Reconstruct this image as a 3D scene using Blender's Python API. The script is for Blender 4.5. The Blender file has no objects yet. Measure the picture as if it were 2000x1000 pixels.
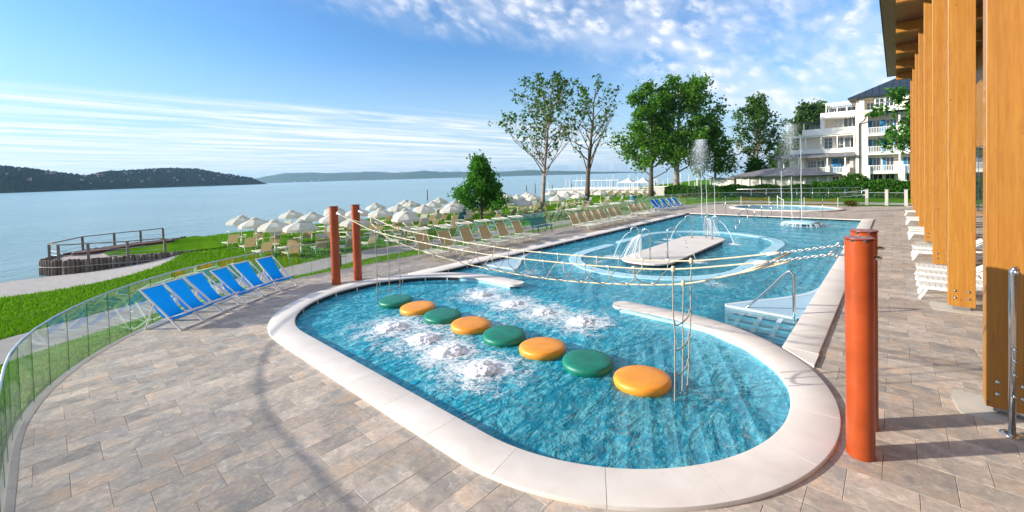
import bpy, bmesh, math, random
import numpy as np
from mathutils import Vector, Matrix, noise as mnoise
random.seed(7)
rng = np.random.default_rng(11)
R = math.radians
S = bpy.context.scene
C = S.collection

# ------------------------------------------------------------------ camera
cam_data = bpy.data.cameras.new('camera')
cam = bpy.data.objects.new('camera', cam_data)
C.objects.link(cam)
cam.matrix_world = Matrix(((0.74072325, 0.0031595, 0.67180286, 0.0),
                           (0.6712274, 0.03816682, -0.74026825, 0.0),
                           (-0.02797946, 0.99926639, 0.0261503, 3.5),
                           (0, 0, 0, 1)))
cam_data.sensor_width = 36.0
cam_data.lens = 14.8886
cam_data.shift_y = -0.067517
cam_data.clip_start = 0.1
cam_data.clip_end = 30000
S.camera = cam

# ------------------------------------------------------------------ light
SUN_EL, SUN_AZ = R(18.0), R(225.0)
EXPOSURE = 1.66
S.view_settings.view_transform = 'Standard'
S.view_settings.look = 'None'
S.view_settings.gamma = 1.0
S.view_settings.exposure = EXPOSURE
S.view_settings.use_curve_mapping = False
try:
    S.cycles.use_denoising = True
    S.cycles.denoiser = 'OPENIMAGEDENOISE'
    S.cycles.max_bounces = 10
    S.cycles.transparent_max_bounces = 24
    S.cycles.volume_bounces = 0
    S.cycles.caustics_reflective = False
    S.cycles.caustics_refractive = False
    S.cycles.sample_clamp_indirect = 6.0
except Exception:
    pass

sun_data = bpy.data.lights.new('sun', 'SUN')
sun_data.energy = 2.4
sun_data.angle = R(1.0)
sun_data.color = (1.0, 0.93, 0.82)
sun = bpy.data.objects.new('sun', sun_data)
C.objects.link(sun)
sdir = Vector((math.sin(SUN_AZ) * math.cos(SUN_EL), math.cos(SUN_AZ) * math.cos(SUN_EL), math.sin(SUN_EL)))
sun.rotation_euler = sdir.to_track_quat('Z', 'Y').to_euler()
sun.location = (-30, -30, 40)

world = bpy.data.worlds.new('World')
S.world = world
world.use_nodes = True
wn, wl = world.node_tree.nodes, world.node_tree.links
wn.clear()


class NT:
    """small helper around a node tree"""
    def __init__(self, tree):
        self.t = tree
    def n(self, kind, **kw):
        nd = self.t.nodes.new(kind)
        for k, v in kw.items():
            if k.startswith('i_'):
                key = k[2:]
                key = int(key) if key.isdigit() else key
                self.set(nd.inputs[key], v)
            else:
                setattr(nd, k, v)
        return nd
    def set(self, sock, v):
        if hasattr(v, 'is_output'):
            self.t.links.new(v, sock)
        elif hasattr(v, 'outputs'):
            self.t.links.new(v.outputs[0], sock)
        else:
            sock.default_value = v
    def math(self, op, a, b=0.0, c=None):
        nd = self.t.nodes.new('ShaderNodeMath'); nd.operation = op
        self.set(nd.inputs[0], a); self.set(nd.inputs[1], b)
        if c is not None: self.set(nd.inputs[2], c)
        return nd.outputs[0]
    def vmath(self, op, a, b=(0, 0, 0)):
        nd = self.t.nodes.new('ShaderNodeVectorMath'); nd.operation = op
        self.set(nd.inputs[0], a); self.set(nd.inputs[1], b)
        return nd.outputs[0]
    def noise(self, vec, scale, detail=4, rough=.55, dist=0.0, dim='3D', w=None):
        nd = self.t.nodes.new('ShaderNodeTexNoise'); nd.noise_dimensions = dim
        if vec is not None: self.set(nd.inputs['Vector'], vec)
        if w is not None: self.set(nd.inputs['W'], w)
        nd.inputs['Scale'].default_value = scale
        nd.inputs['Detail'].default_value = detail
        nd.inputs['Roughness'].default_value = rough
        nd.inputs['Distortion'].default_value = dist
        return nd.outputs['Fac']
    def ramp(self, fac, stops, interp='LINEAR'):
        nd = self.t.nodes.new('ShaderNodeValToRGB')
        nd.color_ramp.interpolation = interp
        el = nd.color_ramp.elements
        while len(el) < len(stops): el.new(0.5)
        for e, (p, c) in zip(el, stops):
            e.position = p
            e.color = (c, c, c, 1) if not hasattr(c, '__len__') else (*c[:3], 1)
        self.set(nd.inputs[0], fac)
        return nd.outputs[0]
    def mix(self, fac, a, b, blend='MIX'):
        nd = self.t.nodes.new('ShaderNodeMix'); nd.data_type = 'RGBA'; nd.blend_type = blend
        self.set(nd.inputs[0], fac)
        for i, v in ((6, a), (7, b)):
            if isinstance(v, (tuple, list)) and len(v) == 3: v = (*v, 1)
            self.set(nd.inputs[i], v)
        return nd.outputs[2]
    def maprange(self, v, a, b, c=0., d=1., smooth=True):
        nd = self.t.nodes.new('ShaderNodeMapRange')
        nd.interpolation_type = 'SMOOTHSTEP' if smooth else 'LINEAR'
        self.set(nd.inputs[0], v)
        for i, x in zip((1, 2, 3, 4), (a, b, c, d)): nd.inputs[i].default_value = x
        return nd.outputs[0]


# sky with real cloud sheets laid out on a plane high above the place
w = NT(world.node_tree)
sky = w.n('ShaderNodeTexSky', sky_type='NISHITA', sun_disc=False, sun_elevation=SUN_EL, sun_rotation=SUN_AZ,
          altitude=100, air_density=1.0, dust_density=0.6, ozone_density=2.2)
tc = w.n('ShaderNodeTexCoord')
sep = w.n('ShaderNodeSeparateXYZ', i_0=tc.outputs['Generated'])
zc = w.math('MAXIMUM', sep.outputs[2], 0.02)
u = w.math('DIVIDE', sep.outputs[0], zc)
v = w.math('DIVIDE', sep.outputs[1], zc)
puv = w.n('ShaderNodeCombineXYZ', i_0=u, i_1=v)
# rippled high cloud sheet in the north-east
azim = w.math('ARCTAN2', sep.outputs[0], sep.outputs[1])
elev = w.math('ARCSINE', sep.outputs[2])
puc = w.n('ShaderNodeCombineXYZ', i_0=w.math('MULTIPLY', azim, w.math('COSINE', elev)), i_1=w.math('ADD', w.math('MULTIPLY', elev, 1.35), w.math('MULTIPLY', azim, .35)))
region_n = w.noise(puv, 0.45, 3, .5)
edge = w.math('ADD', u, w.math('MULTIPLY', w.math('SUBTRACT', region_n, .5), 1.6))
region = w.maprange(edge, -2.5, -1.5)
cells = w.n('ShaderNodeTexVoronoi', feature='SMOOTH_F1', i_Vector=w.vmath('ADD', puc, w.n('ShaderNodeCombineXYZ', i_0=w.math('MULTIPLY', w.noise(puc, 12.0, 4), .07), i_1=w.math('MULTIPLY', w.noise(puc, 11.0, 4), .07))), i_Scale=34.0)
cells.inputs['Smoothness'].default_value = .9
puff = w.maprange(cells.outputs['Distance'], 0.62, 0.14)
fine = w.noise(puc, 48.0, 6, .62)
puff = w.math('MULTIPLY', puff, w.maprange(fine, .22, .62))
patch = w.maprange(w.noise(puc, 5.5, 4, .55, .3), .30, .56)
film = w.math('MULTIPLY', w.maprange(w.noise(puc, 6.5, 6, .65, .5), .28, .70), .42)
high = w.math('MULTIPLY', region, w.math('ADD', w.math('MULTIPLY', w.math('MULTIPLY', puff, patch), .60), film))
# long thin streaks low in the west
str_v = w.n('ShaderNodeMapping', i_Vector=puv)
str_v.inputs['Rotation'].default_value = (0, 0, R(-12))
str_v.inputs['Scale'].default_value = (0.62, 0.11, 1)
sn = w.noise(str_v, 2.0, 9, .66, .5)
el_mask = w.math('MULTIPLY', w.maprange(sep.outputs[2], .17, .145), w.maprange(sep.outputs[2], -0.01, .03))
west = w.maprange(u, -4.6, -6.0)
streak = w.math('MULTIPLY', w.math('MULTIPLY', w.maprange(sn, .37, .66), el_mask), west)
streak = w.math('MULTIPLY', streak, .95)
clouds = w.math('MINIMUM', w.math('ADD', high, streak), .92)
hazev = w.maprange(sep.outputs[2], .30, 0.0, 0, .80)
tint = w.mix(1.0, sky.outputs[0], (0.54, 0.83, 1.08), 'MULTIPLY')
withhaze = w.mix(hazev, tint, (3.0, 3.75, 4.3))
cloudcol = w.mix(clouds, withhaze, (5.3, 5.35, 5.55))
bg = w.n('ShaderNodeBackground', i_Color=cloudcol, i_Strength=0.068)
w.n('ShaderNodeOutputWorld', i_Surface=bg)

# ------------------------------------------------------------------ materials
MATS = {}


def newmat(name):
    m = bpy.data.materials.new(name); m.use_nodes = True
    m.node_tree.nodes.clear()
    MATS[name] = m
    return m, NT(m.node_tree)


def out(t, shader, disp=None):
    o = t.n('ShaderNodeOutputMaterial', i_Surface=shader)


def bump(t, height, strength=.3, dist=.01):
    b = t.n('ShaderNodeBump', i_Strength=strength, i_Distance=dist)
    t.set(b.inputs['Height'], height)
    return b.outputs[0]


def simple(name, col, rough=.5, var=.12, scale=6., metal=0., bumps=.0, bscale=40., spec=.5, coat=0., obj_rand=0., dirt=0.):
    m, t = newmat(name)
    p = t.n('ShaderNodeBsdfPrincipled')
    g = t.n('ShaderNodeNewGeometry').outputs['Position']
    n = t.noise(g, scale, 5, .6)
    lo = tuple(max(0, c * (1 - var)) for c in col); hi = tuple(min(1, c * (1 + var)) for c in col)
    c = t.ramp(n, [(.3, lo), (.7, hi)])
    if obj_rand:
        oi = t.n('ShaderNodeObjectInfo')
        k = t.maprange(oi.outputs['Random'], 0, 1, 1 - obj_rand, 1 + obj_rand, False)
        c = t.mix(1.0, c, t.n('ShaderNodeCombineColor', i_0=k, i_1=k, i_2=k).outputs[0], 'MULTIPLY')
    if dirt:
        dn = t.maprange(t.noise(g, 2.3, 6, .7), .55, .75, 0, dirt)
        c = t.mix(dn, c, (.12, .10, .08))
    t.set(p.inputs['Base Color'], c)
    rn = t.maprange(t.noise(g, scale * 3, 3), .3, .7, max(.02, rough - .07), min(1, rough + .07))
    t.set(p.inputs['Roughness'], rn)
    p.inputs['Metallic'].default_value = metal
    p.inputs['Specular IOR Level'].default_value = spec
    if coat: p.inputs['Coat Weight'].default_value = coat
    if bumps:
        t.set(p.inputs['Normal'], bump(t, t.noise(g, bscale, 4), bumps, .01))
    out(t, p)
    return m


simple('white_metal', (.80, .80, .77), .35, .05, 8)
simple('cream_metal', (.80, .78, .66), .4, .05, 8)
simple('steel', (.62, .63, .64), .18, .06, 20, metal=1.0)
simple('aluminium', (.60, .62, .64), .38, .06, 10, metal=.9)
simple('chain', (.62, .62, .60), .35, .15, 30, metal=.8)


def fabric(name, col, trans=.45, var=.07, obj_rand=.06):
    m, t = newmat(name)
    g = t.n('ShaderNodeNewGeometry').outputs['Position']
    oi = t.n('ShaderNodeObjectInfo').outputs['Random']
    n = t.noise(g, 7, 5, .6)
    c = t.ramp(n, [(.3, tuple(x * (1 - var) for x in col)), (.7, tuple(min(1, x * (1 + var)) for x in col))])
    k = t.maprange(oi, 0, 1, 1 - obj_rand, 1 + obj_rand, False)
    c = t.mix(1., c, t.n('ShaderNodeCombineColor', i_0=k, i_1=k, i_2=k).outputs[0], 'MULTIPLY')
    nb = bump(t, t.noise(g, 160, 3), .25, .004)
    d = t.n('ShaderNodeBsdfDiffuse', i_Color=c); t.set(d.inputs['Normal'], nb)
    l = t.n('ShaderNodeBsdfTranslucent', i_Color=c)
    out(t, t.n('ShaderNodeMixShader', i_0=trans, i_1=d, i_2=l))


fabric('blue_fabric', (.006, .27, .86), .35, .05)
fabric('tan_fabric', (.46, .345, .19), .32)
fabric('cream_fabric', (.80, .77, .60), .3)
fabric('canopy_grey', (.60, .57, .50), .45)
fabric('umbrella_cloth', (.80, .76, .68), .35)
simple('green_bench', (.0, .22, .22), .45, .15, 10, dirt=.15)
simple('black_iron', (.012, .018, .018), .5, .2, 14)
simple('dark_grey', (.05, .055, .06), .5, .15, 10)
simple('bin_teal', (.02, .16, .22), .5, .15, 10)
simple('orange_post', (.39, .060, .008), .36, .20, 2.2, coat=.15, dirt=.14, bumps=.06, bscale=12)
simple('red_post', (.26, .04, .016), .35, .1, 3, coat=.2, dirt=.1)
simple('rope', (.70, .60, .42), .9, .22, 40, bumps=.8, bscale=120)
simple('rope_grey', (.36, .33, .28), .9, .25, 40, bumps=.8, bscale=120)
simple('disc_green', (.005, .20, .125), .40, .22, 3.5, bumps=.3, bscale=120)
simple('disc_orange', (.93, .33, .025), .40, .14, 3.5, bumps=.3, bscale=120)
simple('render_wall', (.80, .72, .61), .85, .05, 1.2, bumps=.15, bscale=20)
simple('grey_wall', (.50, .48, .45), .85, .06, 1.2)
simple('white_trim', (.82, .79, .73), .6, .04, 4)
simple('slate_roof', (.020, .036, .060), .6, .25, 1.5)
simple('flat_roof', (.17, .165, .175), .7, .18, 1.0)
simple('shutter_blue', (.01, .17, .36), .5, .1, 4)
simple('curtain', (.55, .55, .52), .9, .15, 3)
simple('dark_brown', (.04, .022, .014), .6, .2, 4)
simple('plinth', (.60, .56, .47), .8, .08, 3, bumps=.2, bscale=40)
simple('kerb', (.30, .28, .25), .85, .12, 3, bumps=.3, bscale=40)
simple('path', (.31, .285, .26), .9, .12, 1.2, bumps=.4, bscale=30)
simple('log', (.14, .11, .085), .9, .45, 5, bumps=.7, bscale=25, obj_rand=.35)
simple('log_low', (.30, .20, .10), .9, .4, 5, bumps=.7, bscale=25, obj_rand=.3)
simple('weathered_wood', (.20, .165, .135), .85, .25, 6, bumps=.5, bscale=25)
simple('mulch', (.10, .04, .028), .95, .5, 8, bumps=1, bscale=12)
simple('gravel', (.42, .35, .31), .95, .25, 3, bumps=.8, bscale=20)
simple('tent_cloth', (.85, .84, .82), .8, .04, 3)
simple('bark', (.115, .085, .06), .92, .35, 4, bumps=.9, bscale=14)
simple('bark_pale', (.30, .245, .20), .9, .4, 2.2, bumps=.6, bscale=10)
simple('house_wall', (.30, .28, .26), .9, .1, 1, obj_rand=.25)
simple('house_roof', (.26, .11, .07), .9, .2, 1, obj_rand=.3)
simple('slat_white', (.86, .84, .76), .5, .05, 5, bumps=.15, bscale=40)
simple('gutter', (.012, .022, .03), .5, .3, 10)
simple('orange_net', (.62, .16, .05), .7, .2, 10)
simple('stone_wall', (.50, .47, .42), .9, .25, 5, bumps=.5, bscale=14)

# glass panels of the balustrade
m, t = newmat('fence_glass')
lw = t.n('ShaderNodeFresnel', i_IOR=1.5)
tr = t.n('ShaderNodeBsdfTransparent', i_Color=(.978, .997, .986, 1))
gl = t.n('ShaderNodeBsdfGlossy', i_Color=(.9, 1, .95, 1), i_Roughness=.02)
mx = t.n('ShaderNodeMixShader', i_0=t.math('MINIMUM', t.math('MULTIPLY', lw.outputs[0], .6), .35), i_1=tr, i_2=gl)
out(t, mx)
m, t = newmat('glass_edge')
p = t.n('ShaderNodeBsdfPrincipled')
p.inputs['Base Color'].default_value = (.01, .06, .045, 1); p.inputs['Roughness'].default_value = .15
out(t, p)
m, t = newmat('window_glass')
p = t.n('ShaderNodeBsdfPrincipled')
g = t.n('ShaderNodeNewGeometry').outputs['Position']
t.set(p.inputs['Base Color'], t.ramp(t.noise(g, .9, 3), [(.35, (.02, .028, .035)), (.7, (.10, .12, .14))]))
p.inputs['Roughness'].default_value = .06; p.inputs['Specular IOR Level'].default_value = .8
out(t, p)

# varnished glulam: long vertical grain, lamella bands, a few knots
m, t = newmat('varnished_timber')
p = t.n('ShaderNodeBsdfPrincipled')
g = t.n('ShaderNodeNewGeometry').outputs['Position']
mp = t.n('ShaderNodeMapping', i_Vector=g); mp.inputs['Scale'].default_value = (14, 14, .9)
grain = t.noise(mp, 2.2, 6, .62, .6)
mp2 = t.n('ShaderNodeMapping', i_Vector=g); mp2.inputs['Scale'].default_value = (5.0, 5.0, .12)
bands = t.noise(mp2, 1.3, 3, .5)
c = t.ramp(grain, [(.25, (.33, .128, .014)), (.5, (.415, .178, .022)), (.78, (.47, .218, .034))])
c = t.mix(t.maprange(bands, .35, .7, 0, .45), c, (.30, .108, .012))
vk = t.n('ShaderNodeTexVoronoi', i_Scale=1.0)
mp3 = t.n('ShaderNodeMapping', i_Vector=g); mp3.inputs['Scale'].default_value = (5.5, 5.5, 2.2)
t.set(vk.inputs['Vector'], mp3)
c = t.mix(t.maprange(vk.outputs['Distance'], .10, .04, 0, .75), c, (.17, .05, .008))
gx = t.n('ShaderNodeSeparateXYZ', i_0=g).outputs[0]
ln = t.math('ABSOLUTE', t.math('SUBTRACT', t.math('FRACT', t.math('MULTIPLY', t.math('SUBTRACT', gx, .92), 4.444)), .5))
c = t.mix(t.maprange(ln, .018, .006, 0, .55), c, (.20, .07, .01))
c = t.mix(t.maprange(t.noise(g, 1.1, 5, .65, .4), .56, .74, 0, .35), c, (.30, .12, .02))
t.set(p.inputs['Base Color'], c)
t.set(p.inputs['Roughness'], t.maprange(grain, .3, .7, .38, .5))
p.inputs['Coat Weight'].default_value = .12
t.set(p.inputs['Normal'], bump(t, grain, .12, .006))
out(t, p)
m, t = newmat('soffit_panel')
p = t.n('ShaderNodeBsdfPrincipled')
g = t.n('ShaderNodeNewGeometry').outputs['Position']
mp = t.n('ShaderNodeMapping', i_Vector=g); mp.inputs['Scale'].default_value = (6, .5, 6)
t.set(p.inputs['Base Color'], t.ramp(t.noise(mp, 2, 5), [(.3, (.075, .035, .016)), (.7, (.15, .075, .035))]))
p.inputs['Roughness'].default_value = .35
out(t, p)

# pavers: every stone its own tone, cloudy marbling inside
m, t = newmat('paver')
p = t.n('ShaderNodeBsdfPrincipled')
g = t.n('ShaderNodeNewGeometry').outputs['Position']
at = t.n('ShaderNodeAttribute', attribute_name='rnd')
r1 = at.outputs['Fac']
off = t.n('ShaderNodeCombineXYZ', i_0=t.math('MULTIPLY', r1, 37.), i_1=t.math('MULTIPLY', r1, 91.), i_2=t.math('MULTIPLY', r1, 13.))
gv = t.vmath('ADD', g, off)
n1 = t.noise(gv, 4.2, 8, .68, .7)
n2 = t.noise(gv, 2.1, 5, .6, .8)
c = t.ramp(n1, [(.30, (.225, .208, .198)), (.44, (.33, .302, .278)), (.56, (.43, .382, .335)), (.70, (.60, .545, .485))])
warm = t.ramp(n2, [(.36, (.245, .25, .256)), (.50, (.38, .345, .315)), (.63, (.50, .375, .28))])
r2 = t.math('FRACT', t.math('MULTIPLY', r1, 97.31))
c = t.mix(t.maprange(r2, 0, 1, .20, .80, False), c, warm)
mot = t.maprange(t.noise(gv, 11., 7, .72, 1.2), .34, .66, .87, 1.13)
c = t.mix(1., c, t.n('ShaderNodeCombineColor', i_0=mot, i_1=mot, i_2=mot).outputs[0], 'MULTIPLY')
blo = t.maprange(t.noise(gv, 5.0, 5, .6, 1.5), .58, .68, 0, .42)
c = t.mix(blo, c, (.66, .60, .53))
sp = t.noise(g, 95., 3, .7)
c = t.mix(t.maprange(sp, .35, .65, 0.0, .22), c, (.20, .185, .175))
kk = t.maprange(r1, 0, 1, .92, 1.32, False)
c = t.mix(1., c, t.n('ShaderNodeCombineColor', i_0=t.math('MULTIPLY', kk, 1.17), i_1=t.math('MULTIPLY', kk, 1.09), i_2=t.math('MULTIPLY', kk, .99)).outputs[0], 'MULTIPLY')
stain = t.maprange(t.noise(g, .55, 5, .6, .5), .57, .70, 0, .30)
c = t.mix(stain, c, (.16, .15, .145))
t.set(p.inputs['Base Color'], c)
t.set(p.inputs['Roughness'], t.maprange(n1, .3, .7, .62, .85))
hh = t.math('ADD', t.math('MULTIPLY', n1, .5), t.math('MULTIPLY', sp, .35))
t.set(p.inputs['Normal'], bump(t, hh, .35, .006))
out(t, p)
simple('joint_sand', (.155, .132, .108), .95, .3, 8, bumps=.6, bscale=50)

# pale limestone coping
m, t = newmat('coping_stone')
p = t.n('ShaderNodeBsdfPrincipled')
g = t.n('ShaderNodeNewGeometry').outputs['Position']
oi = t.n('ShaderNodeObjectInfo').outputs['Random']
n1 = t.noise(g, 1.6, 6, .6, .5)
c = t.ramp(n1, [(.28, (.70, .64, .575)), (.55, (.78, .725, .665)), (.8, (.84, .80, .75))])
kk = t.maprange(oi, 0, 1, .95, 1.03, False)
c = t.mix(1., c, t.n('ShaderNodeCombineColor', i_0=kk, i_1=kk, i_2=kk).outputs[0], 'MULTIPLY')
c = t.mix(1., c, (1.06, 1.04, 1.02), 'MULTIPLY')
c = t.mix(t.maprange(t.noise(g, 140., 3), .55, .75, 0, .25), c, (.50, .46, .40))
c = t.mix(t.maprange(t.noise(g, 4., 5, .65), .62, .78, 0, .30), c, (.55, .47, .37))
t.set(p.inputs['Base Color'], c); p.inputs['Roughness'].default_value = .72
t.set(p.inputs['Normal'], bump(t, t.noise(g, 70, 4), .12, .004))
out(t, p)


# mosaic of the pool
def mosaic(name, a, b, grout):
    m, t = newmat(name)
    p = t.n('ShaderNodeBsdfPrincipled')
    g = t.n('ShaderNodeNewGeometry').outputs['Position']
    v = t.n('ShaderNodeTexVoronoi', i_Vector=g, i_Scale=26.)
    v.inputs['Randomness'].default_value = 0.15
    c = t.mix(t.n('ShaderNodeSeparateColor', i_0=v.outputs['Color']).outputs[0], a, b)
    c = t.mix(t.maprange(t.noise(g, .8, 3), .35, .7, 0, .35), c, tuple(x * .78 for x in a))
    t.set(p.inputs['Base Color'], c); p.inputs['Roughness'].default_value = .3
    out(t, p)
mosaic('mosaic_deep', (.015, .58, .80), (.05, .72, .90), (.3, .6, .7))
mosaic('mosaic_light', (.42, .76, .88), (.54, .84, .93), (.6, .8, .9))
mosaic('mosaic_line', (.006, .08, .15), (.012, .13, .22), (.2, .4, .5))
mosaic('mosaic_bench', (.40, .62, .74), (.50, .70, .80), (.8, .9, .9))
mosaic('mosaic_pale', (.70, .82, .86), (.76, .86, .90), (.8, .9, .9))


# pool water: clear body that lets light through, wavy mirror of the sky on top
def water(name, tint, wav=1.0, ripple_dir=0.6, milk=(.002, .42, .62), pale=(.22, .84, .96), turbid=(.40, .60)):
    m, t = newmat(name)
    g = t.n('ShaderNodeNewGeometry').outputs['Position']
    mp = t.n('ShaderNodeMapping', i_Vector=g); mp.inputs['Rotation'].default_value = (0, 0, ripple_dir)
    mp.inputs['Scale'].default_value = (1.0, .45, 1)
    n1 = t.noise(mp, 2.6, 4, .55, 1.2)
    n2 = t.noise(g, 8.5, 4, .6, .8)
    n3 = t.noise(g, 1.0, 2, .5, .3)
    h = t.math('ADD', t.math('ADD', t.math('MULTIPLY', n1, .60), t.math('MULTIPLY', n2, .26)), t.math('MULTIPLY', n3, .5))
    nb = bump(t, h, 1.0, .11 * wav)
    nb2 = bump(t, h, 1.0, .20 * wav)
    fr = t.n('ShaderNodeFresnel', i_IOR=1.33); t.set(fr.inputs['Normal'], nb)
    tr = t.n('ShaderNodeBsdfTransparent', i_Color=(*tint, 1))
    rf = t.n('ShaderNodeBsdfRefraction', i_Color=(*[min(1, c * 1.1) for c in tint], 1), i_Roughness=0.0, i_IOR=1.33)
    t.set(rf.inputs['Normal'], nb2)
    body = t.n('ShaderNodeMixShader', i_0=.24, i_1=tr, i_2=rf)
    # aerated water scatters light back; light and dark of waves put into the colour
    air = t.maprange(t.math('ADD', t.math('MULTIPLY', t.noise(mp, 4.2, 6, .68, 1.6), .7), t.math('MULTIPLY', n2, .3)), .43, .60)
    df = t.n('ShaderNodeBsdfDiffuse', i_Color=t.mix(air, milk, pale)); t.set(df.inputs['Normal'], bump(t, h, 1.0, .30 * wav))
    yy = t.n('ShaderNodeSeparateXYZ', i_0=g).outputs[1]
    xx = t.n('ShaderNodeSeparateXYZ', i_0=g).outputs[0]
    tb = t.math('SUBTRACT', t.maprange(yy, 10.4, 9.0, turbid[0], turbid[1]), t.math('MULTIPLY', t.maprange(xx, -5.6, -3.6), t.maprange(yy, 10.4, 9.0, 0., .20)))
    calm = t.math('MULTIPLY', t.maprange(xx, -3.7, -3.1), t.math('MULTIPLY', t.maprange(yy, 12.8, 12.2), t.maprange(yy, 9.4, 9.9)))
    tb = t.math('MAXIMUM', t.math('SUBTRACT', tb, t.math('MULTIPLY', calm, .34)), 0.)
    body = t.n('ShaderNodeMixShader', i_0=tb, i_1=body, i_2=df)
    gl = t.n('ShaderNodeBsdfGlossy', i_Roughness=.03); gl.inputs[0].default_value = (1, 1, 1, 1)
    t.set(gl.inputs['Normal'], nb)
    mx = t.n('ShaderNodeMixShader', i_0=t.math('MINIMUM', t.math('MULTIPLY', fr.outputs[0], .60), .5), i_1=body, i_2=gl)
    out(t, mx)
water('pool_water', (.84, .97, .99), 1.0, .7)
water('kid_water', (.85, .96, .98), .7, .2, (.10, .55, .70), (.3, .75, .86), (.25, .3))

# lake: milky turquoise with wind ripples
m, t = newmat('lake_water')
p = t.n('ShaderNodeBsdfPrincipled')
g = t.n('ShaderNodeNewGeometry').outputs['Position']
mp = t.n('ShaderNodeMapping', i_Vector=g); mp.inputs['Rotation'].default_value = (0, 0, R(40)); mp.inputs['Scale'].default_value = (1., .34, 1)
big = t.noise(g, .012, 4, .6)
c = t.ramp(big, [(.3, (.27, .45, .475)), (.7, (.34, .51, .53))])
t.set(p.inputs['Base Color'], c)
p.inputs['Roughness'].default_value = .20; p.inputs['IOR'].default_value = 1.33
h = t.math('ADD', t.math('ADD', t.math('MULTIPLY', t.noise(mp, .42, 6, .68, .8), 1.5), t.math('MULTIPLY', t.noise(mp, 2.6, 5, .65, .6), .5)), t.math('MULTIPLY', t.noise(mp, .09, 3), 2.))
t.set(p.inputs['Normal'], bump(t, h, .75, .55))
out(t, p)

# foam: broken white film
def foam(name, thr, soft, scale=6., radial=True):
    m, t = newmat(name)
    tcd = t.n('ShaderNodeTexCoord')
    g = t.n('ShaderNodeNewGeometry').outputs['Position']
    vv = t.vmath('SUBTRACT', tcd.outputs['Generated'], (.5, .5, .5))
    ln = t.n('ShaderNodeVectorMath', operation='LENGTH'); t.set(ln.inputs[0], t.vmath('MULTIPLY', vv, (2, 2, 0)))
    rad = ln.outputs['Value']
    n1 = t.noise(g, scale, 9, .72, 2.2)
    n2 = t.noise(g, scale * .35, 4, .6, 1.0)
    n = t.math('ADD', t.math('MULTIPLY', n1, .65), t.math('MULTIPLY', n2, .4))
    lim = t.math('ADD', t.math('MULTIPLY', t.math('POWER', rad, 1.3), .30), thr)
    a = t.math('DIVIDE', t.math('SUBTRACT', n, lim), soft)
    a = t.math('MINIMUM', t.math('MAXIMUM', a, 0), .92)
    a = t.math('MULTIPLY', a, t.maprange(rad, 1.0, .8))
    df = t.n('ShaderNodeBsdfDiffuse', i_Color=(.90, .94, .95, 1))
    tr = t.n('ShaderNodeBsdfTransparent')
    out(t, t.n('ShaderNodeMixShader', i_0=a, i_1=tr, i_2=df))
foam('foam', .365, .16, 7.0)
foam('foam_thin', .47, .22, 4.0)
m, t = newmat('bubbling_water')
g = t.n('ShaderNodeNewGeometry').outputs['Position']
cb = t.ramp(t.noise(g, 16, 5, .7), [(.3, (.80, .91, .94)), (.5, (.95, .97, .98))])
d1 = t.n('ShaderNodeBsdfPrincipled', i_Roughness=.6); t.set(d1.inputs['Base Color'], cb)
d1.inputs['Subsurface Weight'].default_value = 1.0
d1.inputs['Subsurface Radius'].default_value = (.25, .25, .25)
d1.inputs['Subsurface Scale'].default_value = 1.0
t.set(d1.inputs['Normal'], bump(t, t.noise(g, 30, 5, .75), .5, .02))
tr = t.n('ShaderNodeBsdfTransparent')
fc = t.n('ShaderNodeLayerWeight', i_Blend=.35)
out(t, t.n('ShaderNodeMixShader', i_0=t.maprange(fc.outputs['Facing'], .95, .4, .45, 1.0), i_1=tr, i_2=d1))
m, t = newmat('froth')
g = t.n('ShaderNodeNewGeometry').outputs['Position']
fd = t.n('ShaderNodeBsdfDiffuse', i_Color=(.97, .98, .985, 1)); t.set(fd.inputs['Normal'], bump(t, t.noise(g, 26, 6, .75), .35, .015))
ft = t.n('ShaderNodeBsdfTransparent')
fn = t.n('ShaderNodeLayerWeight', i_Blend=.35)
fa = t.math('MULTIPLY', t.maprange(fn.outputs['Facing'], .97, .55, .3, 1.0), t.maprange(t.noise(g, 22, 6, .7, 1.), .30, .46, .55, 1.))
out(t, t.n('ShaderNodeMixShader', i_0=fa, i_1=ft, i_2=fd))
m, t = newmat('spray')
df = t.n('ShaderNodeBsdfTranslucent', i_Color=(.92, .95, .97, 1))
d2 = t.n('ShaderNodeBsdfDiffuse', i_Color=(.92, .95, .97, 1))
tr = t.n('ShaderNodeBsdfTransparent')
ms = t.n('ShaderNodeMixShader', i_0=.85, i_1=df, i_2=d2)
out(t, t.n('ShaderNodeMixShader', i_0=.42, i_1=tr, i_2=ms))

# lawn / beach ground
m, t = newmat('lawn')
p = t.n('ShaderNodeBsdfPrincipled')
g = t.n('ShaderNodeNewGeometry').outputs['Position']
mp = t.n('ShaderNodeMapping', i_Vector=g); mp.inputs['Rotation'].default_value = (0, 0, R(8)); mp.inputs['Scale'].default_value = (.55, 1.3, 1)
n1 = t.noise(g, 9, 6, .7); n2 = t.noise(mp, .45, 5, .6)
gc = t.ramp(n2, [(.3, (.058, .160, .006)), (.52, (.100, .245, .010)), (.75, (.165, .31, .018))])
gc = t.mix(t.maprange(n1, .3, .7, 0, .6), gc, (.05, .13, .008))
sa = t.n('ShaderNodeAttribute', attribute_name='sand').outputs['Fac']
sm = t.maprange(t.math('ADD', sa, t.math('MULTIPLY', t.math('SUBTRACT', t.noise(g, 1.5, 5, .65), .5), .5)), .42, .58)
sc = t.ramp(t.noise(g, 5, 6, .7), [(.3, (.40, .37, .34)), (.7, (.60, .56, .52))])
t.set(p.inputs['Base Color'], t.mix(sm, gc, sc))
p.inputs['Roughness'].default_value = 1.; p.inputs['Specular IOR Level'].default_value = 0.
t.set(p.inputs['Normal'], bump(t, t.noise(g, 28, 5, .75), .9, .05))
out(t, p)


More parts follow.
